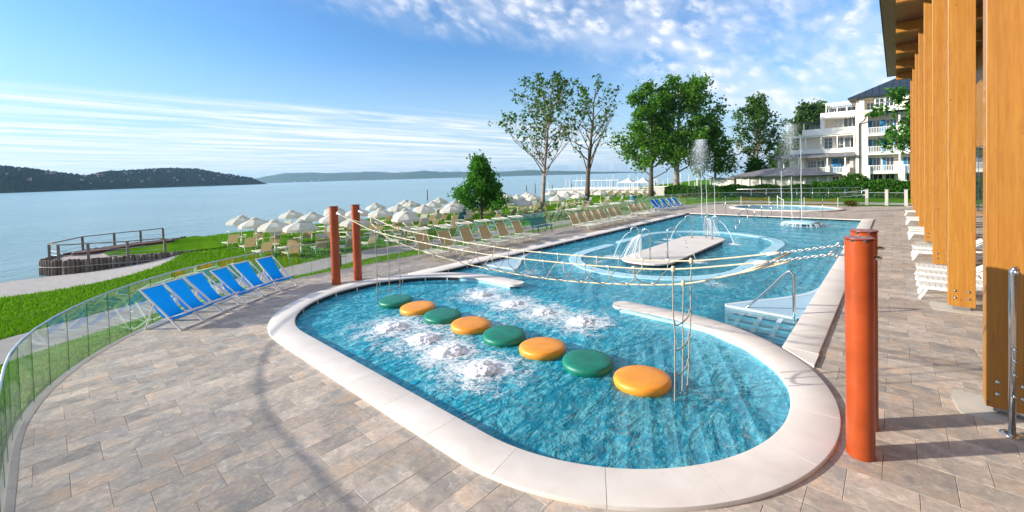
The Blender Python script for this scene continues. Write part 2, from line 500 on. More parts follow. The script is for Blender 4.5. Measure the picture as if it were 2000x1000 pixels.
def leafmat(name, a, b, trans=.35, obj_rand=.0):
    m, t = newmat(name)
    g = t.n('ShaderNodeNewGeometry').outputs['Position']
    at = t.n('ShaderNodeAttribute', attribute_name='rnd').outputs['Fac']
    n = t.noise(g, .9, 4, .6)
    c = t.mix(t.math('ADD', t.math('MULTIPLY', at, .6), t.math('MULTIPLY', n, .4)), a, b)
    p = t.n('ShaderNodeBsdfPrincipled'); t.set(p.inputs['Base Color'], c)
    p.inputs['Roughness'].default_value = .6; p.inputs['Specular IOR Level'].default_value = .12
    tl = t.n('ShaderNodeBsdfTranslucent'); t.set(tl.inputs[0], t.mix(1., c, (1.25, 1.35, .5), 'MULTIPLY'))
    out(t, t.n('ShaderNodeMixShader', i_0=trans, i_1=p, i_2=tl))
leafmat('leaf_plane', (.036, .115, .012), (.14, .30, .032))
leafmat('leaf_sparse', (.022, .080, .012), (.09, .20, .025))
leafmat('leaf_brown', (.07, .07, .012), (.13, .13, .02))
leafmat('leaf_small', (.032, .125, .014), (.10, .29, .035))
leafmat('leaf_hedge', (.018, .085, .008), (.07, .19, .02), .25)
leafmat('leaf_far', (.03, .075, .02), (.09, .16, .04))
leafmat('grass_blade', (.080, .215, .008), (.20, .39, .02), .3)

m, t = newmat('wooded_hill')
p = t.n('ShaderNodeBsdfPrincipled')
g = t.n('ShaderNodeNewGeometry').outputs['Position']
c = t.ramp(t.noise(g, .010, 5, .65), [(.3, (.008, .028, .020)), (.52, (.018, .046, .026)), (.72, (.055, .075, .035))])
c = t.mix(t.maprange(t.noise(g, .06, 5, .7), .3, .7, 0, .7), c, (.006, .020, .014))
t.set(p.inputs['Base Color'], c); p.inputs['Roughness'].default_value = 1.; p.inputs['Specular IOR Level'].default_value = 0.
t.set(p.inputs['Normal'], bump(t, t.noise(g, .10, 5, .7), 1., 8.))
out(t, p)
m, t = newmat('far_hill')
p = t.n('ShaderNodeBsdfPrincipled')
g = t.n('ShaderNodeNewGeometry').outputs['Position']
c = t.ramp(t.noise(g, .0022, 5, .65), [(.3, (.05, .085, .04)), (.6, (.09, .12, .06)), (.8, (.20, .20, .14))])
t.set(p.inputs['Base Color'], c); p.inputs['Roughness'].default_value = 1.; p.inputs['Specular IOR Level'].default_value = 0.
out(t, p)


# ------------------------------------------------------------------ mesh helpers
class MB:
    def __init__(self):
        self.v, self.f, self.a = [], [], []
    def add(self, vs, fs, a=None):
        o = len(self.v)
        self.v.extend([tuple(x) for x in vs])
        for q in fs:
            self.f.append(tuple(i + o for i in q))
            self.a.append(a if a is not None else 0.0)
        return self
    def box(self, x0, x1, y0, y1, z0, z1, a=None):
        return self.add([(x0, y0, z0), (x1, y0, z0), (x1, y1, z0), (x0, y1, z0), (x0, y0, z1), (x1, y0, z1), (x1, y1, z1), (x0, y1, z1)],
                        [(0, 3, 2, 1), (4, 5, 6, 7), (0, 1, 5, 4), (1, 2, 6, 5), (2, 3, 7, 6), (3, 0, 4, 7)], a)
    def bar(self, p0, p1, wx, wz, up=(0, 0, 1), a=None):
        p0, p1 = Vector(p0), Vector(p1)
        d = (p1 - p0).normalized(); upv = Vector(up)
        s = d.cross(upv)
        if s.length < 1e-4: s = d.cross(Vector((1, 0, 0)))
        s.normalize(); n = s.cross(d)
        vs = []
        for q in (p0, p1):
            for (i, j) in ((-1, -1), (1, -1), (1, 1), (-1, 1)):
                vs.append(q + s * (i * wx / 2) + n * (j * wz / 2))
        return self.add(vs, [(0, 1, 2, 3), (7, 6, 5, 4), (0, 4, 5, 1), (1, 5, 6, 2), (2, 6, 7, 3), (3, 7, 4, 0)], a)
    def tube(self, pts, r, n=8, cap=True, a=None):
        pts = [Vector(p) for p in pts]
        rs = r if hasattr(r, '__len__') else [r] * len(pts)
        vs, fs = [], []
        ref = Vector((0, 0, 1))
        prev = None
        for i, q in enumerate(pts):
            d = (pts[min(i + 1, len(pts) - 1)] - pts[max(i - 1, 0)])
            if d.length < 1e-9: d = Vector((0, 0, 1))
            d.normalize()
            if prev is None:
                s = d.cross(ref)
                if s.length < .05: s = d.cross(Vector((1, 0, 0)))
            else:
                s = prev - d * prev.dot(d)
                if s.length < 1e-6: s = d.cross(ref)
            s.normalize(); prev = s
            b = d.cross(s)
            for k in range(n):
                an = 2 * math.pi * k / n
                vs.append(q + (s * math.cos(an) + b * math.sin(an)) * rs[i])
        for i in range(len(pts) - 1):
            for k in range(n):
                k2 = (k + 1) % n
                fs.append((i * n + k, i * n + k2, (i + 1) * n + k2, (i + 1) * n + k))
        if cap:
            fs.append(tuple(range(n - 1, -1, -1)))
            fs.append(tuple(range((len(pts) - 1) * n, len(pts) * n)))
        return self.add(vs, fs, a)
    def lathe(self, prof, n=24, c=(0, 0, 0), sx=1., sy=1., a=None):
        vs, fs = [], []
        for (r, z) in prof:
            for k in range(n):
                an = 2 * math.pi * k / n
                vs.append((c[0] + r * sx * math.cos(an), c[1] + r * sy * math.sin(an), c[2] + z))
        for i in range(len(prof) - 1):
            for k in range(n):
                k2 = (k + 1) % n
                fs.append((i * n + k, i * n + k2, (i + 1) * n + k2, (i + 1) * n + k))
        fs.append(tuple(range(n - 1, -1, -1)))
        fs.append(tuple(range((len(prof) - 1) * n, len(prof) * n)))
        return self.add(vs, fs, a)
    def disc(self, r, n=28, c=(0, 0, 0)):
        return self.add([(c[0] + r * math.cos(2 * math.pi * k / n), c[1] + r * math.sin(2 * math.pi * k / n), c[2]) for k in range(n)], [tuple(range(n))])
    def prism(self, poly, z0, z1, a=None):
        n = len(poly)
        vs = [(x, y, z0) for x, y in poly] + [(x, y, z1) for x, y in poly]
        fs = [tuple(range(n - 1, -1, -1)), tuple(range(n, 2 * n))]
        fs += [(i, (i + 1) % n, n + (i + 1) % n, n + i) for i in range(n)]
        return self.add(vs, fs, a)
    def mesh(self, name, mat, smooth=False, attr=False):
        me = bpy.data.meshes.new(name)
        me.from_pydata(self.v, [], self.f)
        me.validate(clean_customdata=False)
        if mat: me.materials.append(MATS[mat] if isinstance(mat, str) else mat)
        if smooth:
            me.polygons.foreach_set('use_smooth', [True] * len(me.polygons))
        if attr and len(me.polygons) == len(self.a):
            at = me.attributes.new('rnd', 'FLOAT', 'FACE')
            at.data.foreach_set('value', np.array(self.a, dtype=np.float32))
        me.update()
        return me
    def build(self, name, mat, parent=None, smooth=False, attr=False, loc=None):
        return obj(name, self.mesh(name, mat, smooth, attr), parent, loc)


def obj(name, me, parent=None, loc=None):
    o = bpy.data.objects.new(name, me)
    C.objects.link(o)
    if parent is not None: o.parent = parent
    if loc is not None: o.location = loc
    return o


def tag(o, label=None, cat=None, group=None, kind=None):
    if label: o['label'] = label
    if cat: o['category'] = cat
    if group: o['group'] = group
    if kind: o['kind'] = kind
    return o


def thing(name, label, cat, loc=(0, 0, 0), rz=0., group=None):
    o = bpy.data.objects.new(name, None); C.objects.link(o)
    o.empty_display_size = .2
    o.location = loc; o.rotation_euler = (0, 0, rz)
    return tag(o, label, cat, group)


def struct(o):
    o['kind'] = 'structure'; return o


def copy_tree(o, parent=None):
    c = o.copy(); C.objects.link(c)
    c.parent = parent
    for ch in list(o.children): copy_tree(ch, c)
    return c


def smooth_angle(o, ang=40):
    me = o.data
    me.polygons.foreach_set('use_smooth', [True] * len(me.polygons))
    try:
        me.set_sharp_from_angle(angle=R(ang))
    except Exception:
        pass
    return o


def sstep(a, b, x):
    t_ = np.clip((np.asarray(x, float) - a) / (b - a), 0, 1)
    return t_ * t_ * (3 - 2 * t_)


ORD = ['first', 'second', 'third', 'fourth', 'fifth', 'sixth', 'seventh', 'eighth', 'ninth', 'tenth', 'eleventh', 'twelfth', 'thirteenth']

# ------------------------------------------------------------------ plan of the place
def arc(cx, cy, r, a0, a1, n):
    return [(cx + r * math.cos(R(a0 + (a1 - a0) * i / n)), cy + r * math.sin(R(a0 + (a1 - a0) * i / n))) for i in range(n + 1)]


def catmull(pts, per=8):
    P = [Vector((*p, 0)) if len(p) == 2 else Vector(p) for p in pts]
    P = [P[0] * 2 - P[1]] + P + [P[-1] * 2 - P[-2]]
    o = []
    for i in range(1, len(P) - 2):
        for k in range(per):
            s = k / per
            a, b, c, d = P[i - 1], P[i], P[i + 1], P[i + 2]
            o.append(.5 * ((2 * b) + (c - a) * s + (2 * a - 5 * b + 4 * c - d) * s * s + (3 * b - a - 3 * c + d) * s ** 3))
    o.append(P[-2])
    return o


def resample(pts, step):
    P = np.array([tuple(p)[:2] for p in pts], float)
    seg = np.linalg.norm(np.diff(P, axis=0), axis=1)
    cum = np.concatenate([[0], np.cumsum(seg)])
    n = max(2, int(round(cum[-1] / step)) + 1)
    s = np.linspace(0, cum[-1], n)
    return np.stack([np.interp(s, cum, P[:, 0]), np.interp(s, cum, P[:, 1])], 1)


FCURVE = arc(-8.75, 6.95, 7.40, -90, -180, 18)
FENCE = [(-3.0, -.45)] + FCURVE + [tuple(p)[:2] for p in catmull([(-16.15, 7.2), (-16.25, 14), (-16.35, 22), (-16.7, 30), (-17.1, 37.5), (-16.6, 42.5), (-14.2, 46.2), (-10.5, 47.5), (-6, 47.8), (-2.2, 47.9)], 6)]
DECK = FENCE + [(1.2, 48.6), (9, 48.6), (9, -12), (-3.0, -12)]
DP = np.array(DECK)


def poly_sd(x, y, P):
    """signed distance to a polygon, negative inside"""
    x = np.asarray(x, float); y = np.asarray(y, float)
    d = np.full(x.shape, 1e18); inside = np.zeros(x.shape, bool)
    n = len(P)
    for i in range(n):
        ax, ay = P[i]; bx, by = P[(i + 1) % n]
        ex, ey = bx - ax, by - ay
        t_ = np.clip(((x - ax) * ex + (y - ay) * ey) / (ex * ex + ey * ey + 1e-12), 0, 1)
        d = np.minimum(d, (x - ax - t_ * ex) ** 2 + (y - ay - t_ * ey) ** 2)
        with np.errstate(divide='ignore', invalid='ignore'):
            c = ((ay > y) != (by > y)) & (x < (bx - ax) * (y - ay) / (by - ay + 1e-15) + ax)
        inside ^= c
    return np.where(inside, -np.sqrt(d), np.sqrt(d))


LX0, LX1, LY, LR, CW = -10.06, -4.10, 6.83, 3.0, .55     # near lobe (stadium)
MX0, MX1, MY0, MY1 = -12.6, -1.62, 9.3, 35.5             # main basin


def sd_pool(x, y):
    x = np.asarray(x, float); y = np.asarray(y, float)
    cx = np.clip(x, LX0, LX1)
    a = np.hypot(x - cx, y - LY) - LR
    qx = np.abs(x - (MX0 + MX1) / 2) - (MX1 - MX0) / 2
    qy = np.abs(y - (MY0 + MY1) / 2) - (MY1 - MY0) / 2
    b = np.hypot(np.maximum(qx, 0), np.maximum(qy, 0)) + np.minimum(np.maximum(qx, qy), 0)
    return np.minimum(a, b)


KX, KY, KA, KB = -7.3, 42.9, 3.75, 2.7


def sd_kid(x, y):
    k = np.hypot((np.asarray(x) - KX) / KA, (np.asarray(y) - KY) / KB)
    return (k - 1) * KB


LAKE_Z = -1.8
EDGE_Y = [-40, -2, 0, 1.7, 2.9, 4.2, 5.3, 6.2, 7.2, 8.2, 11.5, 20, 60, 75, 120, 200]
EDGE_X = [-28.4, -28.4, -28.2, -28.7, -29.7, -31.4, -33.6, -36.5, -41, -45.0, -46.0, -46.0, -45, -48, -60, -70]


def ground_h(x, y, detail=True):
    x = np.asarray(x, float); y = np.asarray(y, float)
    df = poly_sd(x, y, DP)
    L = -1.1 + .95 * sstep(-26, -13, x) * sstep(40, 50, y)
    z = -.07 + (L + .07) * sstep(0., 4.6, df)
    if detail:
        z = z + .05 * np.sin(x * .31 + 1.3) * np.sin(y * .23) * sstep(4, 9, df)
    xe = np.interp(y, EDGE_Y, EDGE_X)
    over = xe - x
    beach = sstep(7.6, 5.4, y)
    zb = L - .72 * np.clip(over / 10.0, 0, 1) - .35 * np.clip((over - 10) / 6, 0, 3)
    zs = L - 1.5 * sstep(0, 2.2, over) - .2 * np.clip(over - 2, 0, 5)
    z = np.where(over > 0, zb * beach + zs * (1 - beach), z)
    z = np.where(df < -.45, -3.2, z)
    sand = np.where(over > -.6, sstep(-.5, .6, over), 0.)
    return z, sand


def gh(x, y):
    return float(ground_h(np.array([x]), np.array([y]))[0][0])


# --------------------------------------------------------------- lake, lawn, hills
def grid_obj(name, xs, ys, zf, mat, attr=None):
    X, Y = np.meshgrid(xs, ys)
    res = zf(X, Y)
    Z, A = res if isinstance(res, tuple) else (res, None)
    nx, ny = len(xs), len(ys)
    v = np.stack([X.ravel(), Y.ravel(), Z.ravel()], 1)
    idx = np.arange(nx * ny).reshape(ny, nx)
    f = np.stack([idx[:-1, :-1].ravel(), idx[:-1, 1:].ravel(), idx[1:, 1:].ravel(), idx[1:, :-1].ravel()], 1)
    me = bpy.data.meshes.new(name)
    me.from_pydata(v.tolist(), [], f.tolist())
    me.materials.append(MATS[mat])
    me.polygons.foreach_set('use_smooth', [True] * len(me.polygons))
    if A is not None and attr:
        at = me.attributes.new(attr, 'FLOAT', 'POINT')
        at.data.foreach_set('value', A.ravel().astype(np.float32))
    return obj(name, me)


xs = np.concatenate([np.arange(-90, -50, 2.), np.arange(-50, -8, .42), np.arange(-8, 40, 2.)])
ys = np.concatenate([np.arange(-40, -12, 2.), np.arange(-12, 60, .45), np.arange(60, 220, 3.)])
lawn = struct(grid_obj('lawn', xs, ys, ground_h, 'lawn', 'sand'))

lk = MB()
lk.add([(-9200, -5200, LAKE_Z), (60, -5200, LAKE_Z), (60, -45, LAKE_Z), (-20, -45, LAKE_Z), (-20, 225, LAKE_Z), (60, 225, LAKE_Z), (60, 9000, LAKE_Z), (-9200, 9000, LAKE_Z)],
       [(0, 1, 2, 3), (0, 3, 4, 7), (4, 5, 6, 7)])
struct(lk.build('lake', 'lake_water'))

# wooded peninsula across the bay (ridge line given by bearing from the terrace)
HP = [(-20, 1380, 50), (-10, 1390, 56), (-2.6, 1412, 55), (-.9, 1438, 51), (1.0, 1460, 41), (2.7, 1557, 35), (4.1, 1660, 48), (6.0, 1745, 54), (8.8, 1802, 61), (11.2, 1807, 58), (13.3, 1822, 42), (16.1, 1822, 25), (17.4, 1855, 4), (18., 1870, -4)]
hb = np.array([p[0] for p in HP]); hd = np.array([p[1] for p in HP]); hz = np.array([p[2] for p in HP])
sb = np.array([-20, -2.6, 4, 10, 17.4, 18]); sdist = np.array([1040, 1100, 1290, 1530, 1770, 1830])
nb_, nd_ = 620, 46
B, Tt = np.meshgrid(np.linspace(-12, 18, nb_), np.linspace(0, 1, nd_))
ds = np.interp(B, sb, sdist); dr = np.interp(B, hb, hd); hr = np.interp(B, hb, hz)
dist = ds + (dr - ds) * Tt * 1.35
prof = np.where(Tt < .74, sstep(-.12, .74, Tt) * .97 + .03, 1 - .5 * sstep(.74, 1.2, Tt))
zz = LAKE_Z - 1 + (hr + 2.8) * prof
rough = np.zeros_like(zz)
for i in range(zz.shape[0]):
    for j in range(zz.shape[1]):
        bx, by = dist[i, j] * .02, B[i, j] * 5.5
        rough[i, j] = mnoise.noise((bx, by, 0)) * 4.0 + mnoise.noise((bx * 3.3, by * 3.1, 4)) * 3.0
zz = zz + np.clip(rough, -4, 8) * np.clip(hr / 30, 0, 1) * sstep(0, .10, Tt)
zz[0, :] = LAKE_Z - 2
XX = -np.cos(np.radians(B)) * dist; YY = np.sin(np.radians(B)) * dist
idx = np.arange(nb_ * nd_).reshape(nd_, nb_)
me = bpy.data.meshes.new('hills')
me.from_pydata(np.stack([XX.ravel(), YY.ravel(), zz.ravel()], 1).tolist(), [],
               np.stack([idx[:-1, :-1].ravel(), idx[:-1, 1:].ravel(), idx[1:, 1:].ravel(), idx[1:, :-1].ravel()], 1).tolist())
me.materials.append(MATS['wooded_hill'])
struct(obj('hills', me))

FP = [(-6717, 2009, 62), (-6394, 2302, 124), (-6072, 2594, 108), (-5857, 2789, 104), (-5535, 3082, 110), (-5266, 3326, 84), (-4943, 3618, 100), (-4675, 3862, 70), (-4299, 4204, 64), (-3761, 4691, 66), (-3493, 4935, 46), (-2955, 5423, 18), (-2400, 5900, -6)]
FP = [(-7700, 900, 40), (-7200, 1500, 60)] + FP
fx = np.array([p[0] for p in FP]); fy = np.array([p[1] for p in FP]); fz = np.array([p[2] * 1.1 if p[2] > 0 else p[2] for p in FP])
tt = np.linspace(0, len(FP) - 1, 260)
ti = np.arange(len(FP))
rx, ry, rz_ = np.interp(tt, ti, fx), np.interp(tt, ti, fy), np.interp(tt, ti, fz)
rows = []
for s, hgt in ((-.06, -.05), (-.05, .06), (-.03, .25), (-.012, .7), (0, 1.0), (.02, .9), (.05, .4)):
    nz = np.array([mnoise.noise((a * .004, s * 60, 0)) for a in rx]) * 12 + np.array([mnoise.noise((a * .02, s * 60, 3)) for a in rx]) * 5
    rows.append(np.stack([rx * (1 + s), ry * (1 + s), LAKE_Z + (rz_ + 2) * hgt + nz * max(0, hgt) ** .5 * np.clip(rz_ / 60, 0, 1)], 1))
rows = np.array(rows)
idx = np.arange(rows.shape[0] * rows.shape[1]).reshape(rows.shape[:2])
me = bpy.data.meshes.new('hills')
me.from_pydata(rows.reshape(-1, 3).tolist(), [], np.stack([idx[:-1, :-1].ravel(), idx[:-1, 1:].ravel(), idx[1:, 1:].ravel(), idx[1:, :-1].ravel()], 1).tolist())
me.materials.append(MATS['far_hill'])
me.polygons.foreach_set('use_smooth', [True] * len(me.polygons))
struct(obj('hills', me))


def house(x, y, z, s, rot, label, group):
    t_ = thing('hillside_house', label, 'house', (x, y, z), rot, group)
    MB().box(-s, s, -s * .7, s * .7, -3, s * .75).build('wall', 'house_wall', t_)
    rf = MB(); a = s * 1.12
    rf.add([(-a, -s * .8, s * .75), (a, -s * .8, s * .75), (a, s * .8, s * .75), (-a, s * .8, s * .75), (-a, 0, s * 1.35), (a, 0, s * 1.35)],
           [(0, 1, 5, 4), (2, 3, 4, 5), (0, 4, 3), (1, 2, 5)])
    rf.build('roof', 'house_roof', t_)


hr_ = random.Random(5)
for k in range(46):
    b = hr_.uniform(-2.4, 14.5) if k > 12 else hr_.uniform(5.5, 13.5)
    tq = hr_.uniform(.16, .56)
    d0 = np.interp(b, sb, sdist); d1 = np.interp(b, hb, hd); h1 = np.interp(b, hb, hz)
    dd = d0 + (d1 - d0) * tq * 1.35
    z = LAKE_Z - 1 + (h1 + 2.8) * float(sstep(-.12, .74, tq) * .97 + .03) + .8
    house(-math.cos(R(b)) * dd, math.sin(R(b)) * dd, z, hr_.uniform(1.7, 3.2), hr_.uniform(0, 3.1),
          'small pale house with a red roof among trees on the far hillside', 'houses on the far hillside')
for k in range(16):
    q = hr_.uniform(2.4, 7.5)
    x, y = np.interp(q, ti, fx) * .945, np.interp(q, ti, fy) * .945
    house(x, y, 4, hr_.uniform(7, 15), hr_.uniform(0, 3), 'tiny white house on the distant shore below the blue hills', 'houses on the distant shore')

# --------------------------------------------------------------- path, grass
pc = [tuple(p)[:2] for p in catmull([(-12.0, -8.5), (-15.6, -5.2), (-18.9, -.9), (-21.2, 3.8), (-22.8, 8.2), (-24.0, 12.4), (-24.2, 18.5), (-23.7, 26), (-23.2, 36), (-21.2, 46), (-15, 51.8), (-5, 53.2), (8, 53.2)], 10)]
pm = MB()
pp = np.array(pc)
dirs = np.gradient(pp, axis=0); dirs /= np.linalg.norm(dirs, axis=1)[:, None]
nrm = np.stack([-dirs[:, 1], dirs[:, 0]], 1)
vs, fs = [], []
for i, (q, n_) in enumerate(zip(pp, nrm)):
    for k, o_ in enumerate((-1.3, -1.28, 0, 1.28, 1.3)):
        a = q + n_ * o_
        vs.append((a[0], a[1], gh(*a) + (.035 if 0 < k < 4 else -.1)))
for i in range(len(pp) - 1):
    for k in range(4):
        fs.append((i * 5 + k, i * 5 + 5 + k, i * 5 + 6 + k, i * 5 + 1 + k))
pm.add(vs, fs)
struct(pm.build('path', 'path'))
PATH = pp


def scatter_grass(n, x0, x1, y0, y1, hmin, hmax, seed):
    g_ = np.random.default_rng(seed)
    x = g_.uniform(x0, x1, n); y = g_.uniform(y0, y1, n)
    df = poly_sd(x, y, DP)
    dpath = np.full(n, 1e9)
    for q in PATH[::2]:
        dpath = np.minimum(dpath, np.hypot(x - q[0], y - q[1]))
    z, s = ground_h(x, y)
    ok = (df > .12) & (dpath > 1.36) & (s < .4) & (z > -1.5)
    x, y, z = x[ok], y[ok], z[ok]; n = len(x)
    h = g_.uniform(hmin, hmax, n); an = g_.uniform(0, 2 * np.pi, n); wd = h * .20
    lx, ly = g_.normal(0, .35, n) * h, g_.normal(0, .35, n) * h
    v = np.empty((n, 3, 3))
    v[:, 0] = np.stack([x - np.cos(an) * wd, y - np.sin(an) * wd, z - .01], 1)
    v[:, 1] = np.stack([x + np.cos(an) * wd, y + np.sin(an) * wd, z - .01], 1)
    v[:, 2] = np.stack([x + lx, y + ly, z + h], 1)
    return v, g_.uniform(0, 1, n)


ga, ra = [], []
for a in ((90000, -24, -7, -6, 9, .05, .11, 1), (60000, -24.5, -16, 6, 24, .06, .13, 2), (70000, -46, -24, 2, 36, .07, .15, 3), (45000, -46, -16, 24, 66, .08, .18, 4), (50000, -34, -17, -9, 6, .06, .13, 5)):
    v_, r_ = scatter_grass(*a); ga.append(v_); ra.append(r_)
ga = np.concatenate(ga); ra = np.concatenate(ra)
me = bpy.data.meshes.new('grass')
n = len(ga)
me.vertices.add(n * 3); me.vertices.foreach_set('co', ga.reshape(-1).astype(np.float32))
me.loops.add(n * 3); me.loops.foreach_set('vertex_index', np.arange(n * 3, dtype=np.int32))
me.polygons.add(n); me.polygons.foreach_set('loop_start', np.arange(0, n * 3, 3, dtype=np.int32))
me.update(calc_edges=True)
at = me.attributes.new('rnd', 'FLOAT', 'FACE'); at.data.foreach_set('value', ra.astype(np.float32))
me.materials.append(MATS['grass_blade'])
tag(obj('grass', me), 'short bright green grass covering the lawn', 'grass', kind='stuff')

# --------------------------------------------------------------- deck of pavers
deck = MB()
cs = .30
gx = np.arange(-17.4, 9, cs); gy = np.arange(-12, 48.6, cs)
GX, GY = np.meshgrid(gx + cs / 2, gy + cs / 2)
keep = (poly_sd(GX, GY, DP) < -.10) & (sd_pool(GX, GY) > .24) & (sd_kid(GX, GY) > .2)
for x, y in zip(GX[keep], GY[keep]):
    deck.add([(x - cs / 2, y - cs / 2, -.014), (x + cs / 2, y - cs / 2, -.014), (x + cs / 2, y + cs / 2, -.014), (x - cs / 2, y + cs / 2, -.014)], [(0, 1, 2, 3)])
pavement = struct(deck.build('pavement', 'joint_sand'))


def clip(poly, px, py, nx, ny):
    """keep the side where (p - P).n >= 0"""
    o = []
    for i in range(len(poly)):
        a, b = poly[i], poly[(i + 1) % len(poly)]
        da = (a[0] - px) * nx + (a[1] - py) * ny; db = (b[0] - px) * nx + (b[1] - py) * ny
        if da >= 0: o.append(a)
        if (da < 0) != (db < 0):
            s = da / (da - db); o.append((a[0] + (b[0] - a[0]) * s, a[1] + (b[1] - a[1]) * s))
    return o


cells_ = []
dx, dy = .600, .612
SPLIT = -8.14 + dx * 9            # courses change direction here
k0 = int((-17.6 + 8.14) / dx) - 1
for k in range(k0, 9):
    x0 = -8.14 + dx * k
    yb = .375 if k % 2 == 0 else .069
    for j in range(-14, 82):
        y0 = yb + dy * j
        for h_ in (0, 1):
            cells_.append((x0 + h_ * dx / 2, x0 + (h_ + 1) * dx / 2, y0, y0 + dy))
dxr = .606
for j in range(-20, 72):
    y0 = 6.12 + dy * j
    xb = .48 if j % 2 == 0 else .177
    for i in range(-7, 16):
        x0 = xb + dxr * i; x1 = x0 + dxr
        if x1 <= SPLIT or x0 > 9: continue
        x0 = max(x0, SPLIT)
        if x1 - x0 < .06: continue
        for h_ in (0, 1):
            cells_.append((x0, x1, y0 + h_ * dy / 2, y0 + (h_ + 1) * dy / 2))
CA = np.array(cells_)
cxm, cym = (CA[:, 0] + CA[:, 1]) / 2, (CA[:, 2] + CA[:, 3]) / 2
sdd, sdp, sdk = poly_sd(cxm, cym, DP), sd_pool(cxm, cym), sd_kid(cxm, cym)
sel = (sdd < .25) & (sdp > .05) & (sdk > .02) & (cym > -6)
CA, cxm, cym, sdd, sdp, sdk = CA[sel], cxm[sel], cym[sel], sdd[sel], sdp[sel], sdk[sel]
# size in the picture decides which stones become single objects
dep = -.672 * cxm + .740 * cym
lat = .741 * cxm + .671 * cym
inview = (dep > 3.9) & (np.abs(lat) < dep * 1.24) & (sdp > .62)
score = np.where(inview, 1 / np.maximum(dep, .1) ** 3 * (CA[:, 1] - CA[:, 0]) * (CA[:, 3] - CA[:, 2]), 0)
score = np.where(sdd < -.1, score, 0)
single = set(np.argsort(-score)[:300].tolist())
rest = MB()
pr = random.Random(3)


def grad(fn, x, y, e=.02):
    gx_ = float(fn(np.array([x + e]), np.array([y]))[0] - fn(np.array([x - e]), np.array([y]))[0])
    gy_ = float(fn(np.array([x]), np.array([y + e]))[0] - fn(np.array([x]), np.array([y - e]))[0])
    l_ = math.hypot(gx_, gy_) + 1e-9
    return gx_ / l_, gy_ / l_


def paver_geo(mb, poly, z, rv, big):
    n = len(poly)
    cx_ = sum(p[0] for p in poly) / n; cy_ = sum(p[1] for p in poly) / n
    def ring(s, zz_):
        o = []
        for (x, y) in poly:
            l_ = math.hypot(x - cx_, y - cy_) + 1e-9
            k_ = max(0, l_ - s) / l_
            o.append((cx_ + (x - cx_) * k_, cy_ + (y - cy_) * k_, zz_ + z))
        return o
    if big:
        vs = ring(.002, -.03) + ring(.002, -.003) + ring(.006, 0.)
        fs = [(i, (i + 1) % n, n + (i + 1) % n, n + i) for i in range(n)] + [(n + i, n + (i + 1) % n, 2 * n + (i + 1) % n, 2 * n + i) for i in range(n)] + [tuple(range(2 * n, 3 * n))]
    else:
        vs = ring(.004, -.02) + ring(.005, 0.)
        fs = [(i, (i + 1) % n, n + (i + 1) % n, n + i) for i in range(n)] + [tuple(range(n, 2 * n))]
    mb.add(vs, fs, rv)


for i in range(len(CA)):
    x0, x1, y0, y1 = CA[i]
    poly = [(x0, y0), (x1, y0), (x1, y1), (x0, y1)]
    if sdp[i] < .62:
        gx_, gy_ = grad(sd_pool, cxm[i], cym[i])
        dd = .20 - sdp[i]
        poly = clip(poly, cxm[i] + gx_ * dd, cym[i] + gy_ * dd, gx_, gy_)
    if sdk[i] < .6:
        gx_, gy_ = grad(sd_kid, cxm[i], cym[i])
        dd = .15 - sdk[i]
        poly = clip(poly, cxm[i] + gx_ * dd, cym[i] + gy_ * dd, gx_, gy_)
    if sdd[i] > -.5:
        gx_, gy_ = grad(lambda a, b: poly_sd(a, b, DP), cxm[i], cym[i])
        dd = -.06 - sdd[i]
        poly = clip(poly, cxm[i] + gx_ * dd, cym[i] + gy_ * dd, -gx_, -gy_)
    if len(poly) < 3: continue
    rv = pr.random(); zo = pr.uniform(-.0015, .0015)
    if i in single:
        mb = MB(); paver_geo(mb, poly, zo, rv, True)
        mb.build('paver', 'paver', pavement, attr=True)
    else:
        paver_geo(rest, poly, zo, rv, dep[i] < 14)
o = rest.build('pavers', 'paver', pavement, attr=True)
o['kind'] = 'stuff'

# kerb along the edge of the deck
kb = MB()
rs = resample(FENCE, .34)
dirs = np.gradient(rs, axis=0); dirs /= np.linalg.norm(dirs, axis=1)[:, None]
nn = np.stack([dirs[:, 1], -dirs[:, 0]], 1)
if poly_sd(np.array([rs[30][0] + nn[30][0] * .2]), np.array([rs[30][1] + nn[30][1] * .2]), DP)[0] < 0: nn = -nn
vs, fs = [], []
for q, n_ in zip(rs, nn):
    for (o_, z) in ((-.09, -.5), (-.09, .004), (.05, .004), (.055, -.9)):
        a = q + n_ * o_; vs.append((a[0], a[1], z))
for i in range(len(rs) - 1):
    for k in range(3): fs.append((i * 4 + k, i * 4 + 4 + k, i * 4 + 5 + k, i * 4 + 1 + k))
kb.add(vs, fs)
struct(kb.build('kerb', 'kerb'))

# ------------------------------------------------------------------ pool
WATER_Z = -.10
pool = thing('swimming_pool', 'large outdoor pool with pale stone coping and turquoise water', 'pool', (0, 0, 0))


def lobe_path(s0=-9.15, s1=-5.38, step=.10):
    """inner edge of the near lobe from the west tongue round to the east tongue: (point, outward normal)"""
    o = []
    for x in np.arange(s0, LX0, -step): o.append((x, LY + LR, 0, 1))
    na = int(math.pi * LR / step)
    for i in range(na + 1):
        a = R(90 + 180 * i / na); o.append((LX0 + LR * math.cos(a), LY + LR * math.sin(a), math.cos(a), math.sin(a)))
    for x in np.arange(LX0 + step, LX1, step): o.append((x, LY - LR, 0, -1))
    for i in range(na + 1):
        a = R(-90 + 180 * i / na); o.append((LX1 + LR * math.cos(a), LY + LR * math.sin(a), math.cos(a), math.sin(a)))
    for x in np.arange(LX1 - step, s1, -step): o.append((x, LY + LR, 0, 1))
    return np.array(o)


LP = lobe_path()


